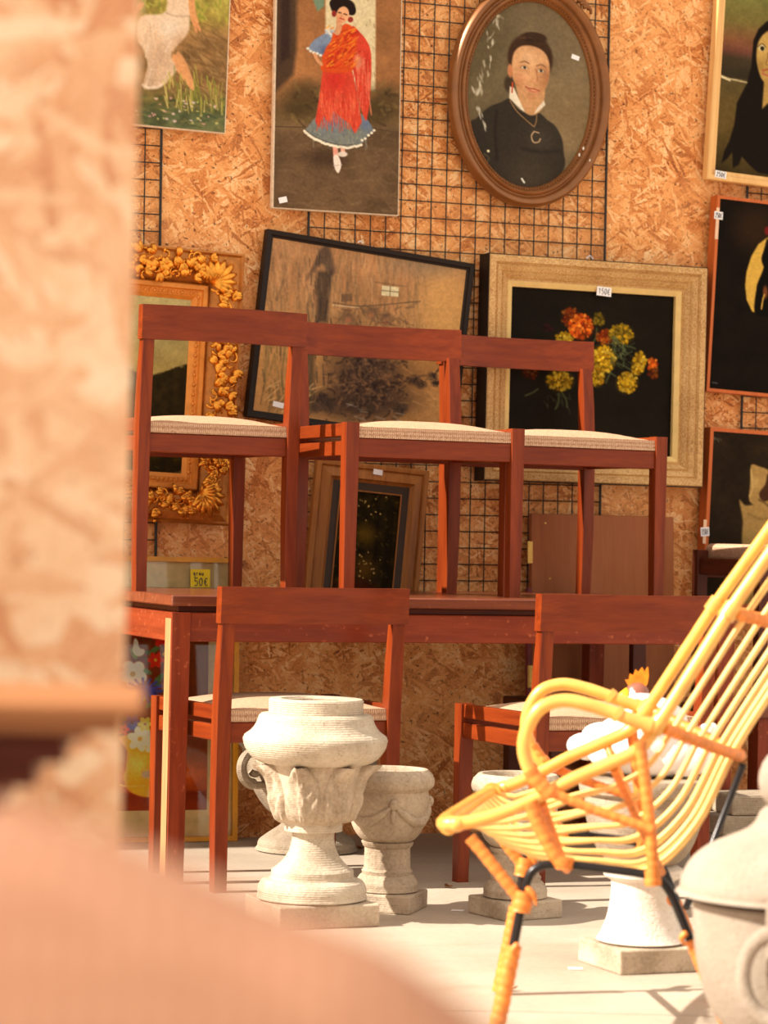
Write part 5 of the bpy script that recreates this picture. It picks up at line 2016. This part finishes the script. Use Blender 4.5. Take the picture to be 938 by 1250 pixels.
# arm hoops
ARM = [(802, 887), (775, 879), (750, 870), (720, 860), (689, 854.5), (661, 863), (645, 886), (640, 914), (650, 945), (668, 966)]
TAIL = [(664, 962), (690, 973), (725, 987), (760, 999), (796, 1012)]
for off, sg in ((0, -1), (CW, 1)):
    A_ = [p + e_away * (off + sg * .018) for p in near_pts(ARM)]
    piece('arm_hoop', catmull(A_, 8), R * 1.02, M['cane'])
    bound('arm_brace', [p + e_away * (off + sg * .02) for p in near_pts(TAIL)], .0095)
    bound('arm_foot', [p + e_away * (off + sg * .02) for p in near_pts([(647, 938), (656, 952), (672, 968)])], .0148)
    for x, y, x2, y2 in ((751, 868, 757, 873), (786, 883, 795, 886)):
        q = near_pts([(x, y), (x2, y2)])
        piece('binding', [p + e_away * (off + sg * .018) for p in q], [.0155, .0155], M['cane'], 12)
    bound('strut', [p + e_away * (off + sg * .012) for p in near_pts([(781, 905), (787, 950), (794, 1010), (798, 1074)])], .0115)
    bound('strut', [p + e_away * (off + sg * .012) for p in near_pts([(647, 978), (660, 1010), (676, 1040), (689, 1056)])], .0135)
    bound('strut', [p + e_away * (off + sg * .004) for p in near_pts([(574, 1022), (594, 1046), (615, 1072), (634, 1096)])], .0115)
    q = near_pts([(690, 1046), (689, 1060)])
    bound('binding', [p + e_away * (off + sg * .006) for p in q], .0175)
    q = near_pts([(797, 1062), (798, 1080)])
    bound('binding', [p + e_away * (off + sg * .006) for p in q], .0165)
    # steel leg frame: front leg, horizontal run, rear leg
    foot_f, foot_r = (592, None), (878, None)
    L1 = near_pts([(629, 1145), (640, 1090), (647, 1068), (658, 1058), (672, 1055), (700, 1056), (745, 1061), (788, 1067), (806, 1074), (818, 1088), (828, 1110), (845, 1152)])
    f1, f2 = side_pt(629, 1145), side_pt(640, 1090)
    dn = f1 - f2
    foot1 = f1 + dn * ((.001 - f1.z) / dn.z) if dn.z < 0 else f1
    r1, r2 = side_pt(845, 1152), side_pt(828, 1110)
    dr = r1 - r2
    foot2 = r1 + dr * ((.001 - r1.z) / dr.z)
    pts = catmull([foot1] + L1 + [foot2], 6)
    pts = [p + e_away * (off + sg * .004) for p in pts]
    pts = [Vector((p.x, p.y, max(p.z, .0008))) for p in pts]
    piece('leg_frame', pts, .0086, M['metal'], 10)
    o2 = e_away * (off + sg * .004)
    bound('leg_binding', [foot1.lerp(f1, 0.0) + Vector((0, 0, .004)) + o2, foot1.lerp(f1, .5) + o2, foot1.lerp(f1, .93) + o2], .0155, 'orange strip wound round the leg')
    bound('leg_binding', [foot2 + Vector((0, 0, .004)) + o2, foot2.lerp(r1, .5) + o2, foot2.lerp(r1, 1.04) + o2], .0105, 'orange strip wound round the leg')
    bound('leg_binding', [side_pt(641, 1088) + o2, side_pt(636, 1112) + o2], .019, 'orange strip wound round the joint')
    # loose strip ends
    for (a, b_, c) in (((643, 1082), (652, 1092), (655, 1104)), ((838, 1136), (832, 1144), (836, 1152)), ((633, 1150), (626, 1160), (629, 1172))):
        piece('strip_end', [p + o2 - e_away * .012 * 1 for p in catmull(near_pts([a, b_, c]), 4)], [.004, .007, .006, .007, .006, .005, .004, .003, .002], M['wrap'], 6)
# rear stay from the lower bow down to the leg frame's rear
bowmid = surf(7 * 6, .5) + (md[42] - nr[42].lerp(fr_[42], .5)).normalized() * .012
for off in (-.03, .03):
    a = side_pt(908, 932, CW / 2 + off)
    b = side_pt(866, 1040, CW / 2 + off)
    c = side_pt(838, 1108, CW / 2 + off * 4)
    piece('rear_stay', [a, b, c], .0072, M['metal'], 10)
piece('rear_stretcher', [side_pt(826, 1104, 0), side_pt(826, 1104, CW)], .0072, M['metal'], 10)
piece('front_stretcher', [side_pt(642, 1080, 0), side_pt(642, 1080, CW)], .0068, M['metal'], 10)


# ------------------------------------------------------------------ close to the camera: console and upholstered chair
cs = thing('console_table', 'tan-topped wooden console with a dark stepped underside, beside the pale board partition', 'console')
cp = at(176, 853, 2.12)
cs.location = (cp.x, cp.y, 0)
cs.rotation_euler = (0, 0, -YAW + .089)
zt = .782
bm = BM()
box(bm, (-.33, 0, zt - .006), (.66, .24, .012), .003, None, 2)
obj('top', bm, M['console'], cs)
bm = BM()
box(bm, (-.33, 0, zt - .018), (.66 - 2 * .017, .225, .012), .002)
obj('rim', bm, M['console'], cs)
for ins, a, b in ((.042, .024, .03), (.058, .03, .048), (.08, .048, .066), (.104, .066, .088), (.14, .088, .112)):
    bm = BM()
    box(bm, (-.33, -.0, zt - (a + b) / 2), (.66 - 2 * ins, .215 - ins * .3, b - a), .001)
    obj('stepped_moulding', bm, M['dark_x'], cs)
bm = BM()
box(bm, (-.33, 0, .352), (.2, .15, .65), .004)
obj('pedestal', bm, M['dark_z'], cs)
bm = BM()
box(bm, (-.33, 0, .016), (.5, .22, .032), .006)
obj('base', bm, M['dark_x'], cs)

ch = thing('upholstered_chair', 'peach upholstered chair with a rounded back, blurred close to the camera', 'chair')
cp = at(0, 985, .95)
fwd = Vector((math.sin(YAW), math.cos(YAW), 0))
orig = _r0 * (-.327) + fwd * 1.0
ch.location = (orig.x, orig.y, 0)
ch.rotation_euler = (0, 0, -YAW)
zt = .818
# rounded back: outline in x-z swept through its thickness
prof = [(-.4, .40), (-.405, .62), (-.38, .74), (-.3, .805), (-.1, zt + .002), (.1, zt), (.17, .811), (.23, .797), (.29, .773), (.345, .75), (.4, .7), (.42, .62), (.42, .40)]
out = catmull([(x, 0, z) for x, z in prof], 5)
cxz = Vector((0, 0, .6))
bm = BM()
rings = []
for t in [-1, -.85, -.5, 0, .5, .85, 1]:
    k = 1 - .07 * (abs(t) ** 4)
    ins = .03 * (abs(t) ** 3)
    ring = []
    for p in out:
        v = p - cxz
        L = v.length
        v = v * ((L - ins) / L)
        ring.append((cxz.x + v.x, t * .055, cxz.z + v.z if p.z > .41 else p.z))
    rings.append(ring)
loft(bm, rings)
obj('backrest', bm, M['peach'], ch, True, 70)
bm = BM()
box(bm, (0, .31, .41), (.66, .52, .12), .04, None, 4)
obj('seat', bm, M['peach'], ch, True, 60)
bm = BM()
box(bm, (0, .27, .325), (.64, .6, .05), .008)
obj('frame', bm, M['dark_x'], ch)
for sx in (-1, 1):
    for yy in (0.0, .52):
        bm = BM()
        beam(bm, [(sx * .28, yy, 0), (sx * .29, yy, .305)], [.03, .045], [.03, .045], .003)
        obj('leg', bm, M['dark_z'], ch)

# ------------------------------------------------------------------ bits on the floor
rnd = random.Random(21)
for k, (px, py) in enumerate(((559, 1112), (588, 1112), (703, 1183))):
    p = on_z(px, py)
    bm = BM()
    box(bm, (0, 0, .0012), (.03, .02, .0016), .0004)
    o = obj('paper_scrap', bm, M['tag'])
    o.location = (p.x, p.y, .0004)
    o.rotation_euler = (0, 0, -YAW + rnd.uniform(-.3, .3))
    tag(o, ['white paper scrap on the floor just beside the short weathered urn', 'white paper scrap on the floor next to the urn under the cane chair', 'white paper scrap on the floor at the corner of the hen pedestal'][k], 'paper scrap', 'paper scraps on the floor')
spots = [(270, 1030, 'leaf', 'brown dry leaf on the floor by the foot of the glazed picture'), (355, 1036, 'leaf_yellow', 'yellow leaf on the floor at the foot of the grey scroll urn'),
         (440, 1037, 'leaf', 'brown dry leaf on the floor between tall urn and the wall'), (548, 1084, 'leaf', 'tiny brown leaf on the sunlit floor beside the short urn'),
         (622, 1210, 'leaf', 'small brown leaf lying behind the bound front leg of the cane chair')]
for px, py, mt, lab in spots:
    p = on_z(px, py)
    bm = BM()
    rows = []
    for i in range(6):
        t = i / 5
        wd = .009 * math.sin(PI * (.08 + .84 * t))
        zc = .002 + .006 * (t - .5) ** 2 * 4
        rows.append([bm.verts.new((-.018 + .036 * t, -wd, zc + .002)), bm.verts.new((-.018 + .036 * t, 0, zc)), bm.verts.new((-.018 + .036 * t, wd, zc + .002))])
    for a, b in zip(rows, rows[1:]):
        for j in range(2):
            bm.faces.new((a[j], a[j + 1], b[j + 1], b[j]))
    bmesh.ops.solidify(bm, geom=bm.faces[:], thickness=.0008)
    o = obj('dry_leaf', bm, M[mt], None, True)
    o.location = (p.x, p.y, .0002)
    o.rotation_euler = (0, 0, rnd.uniform(0, 6))
    tag(o, lab, 'leaf', 'fallen leaves on the floor')
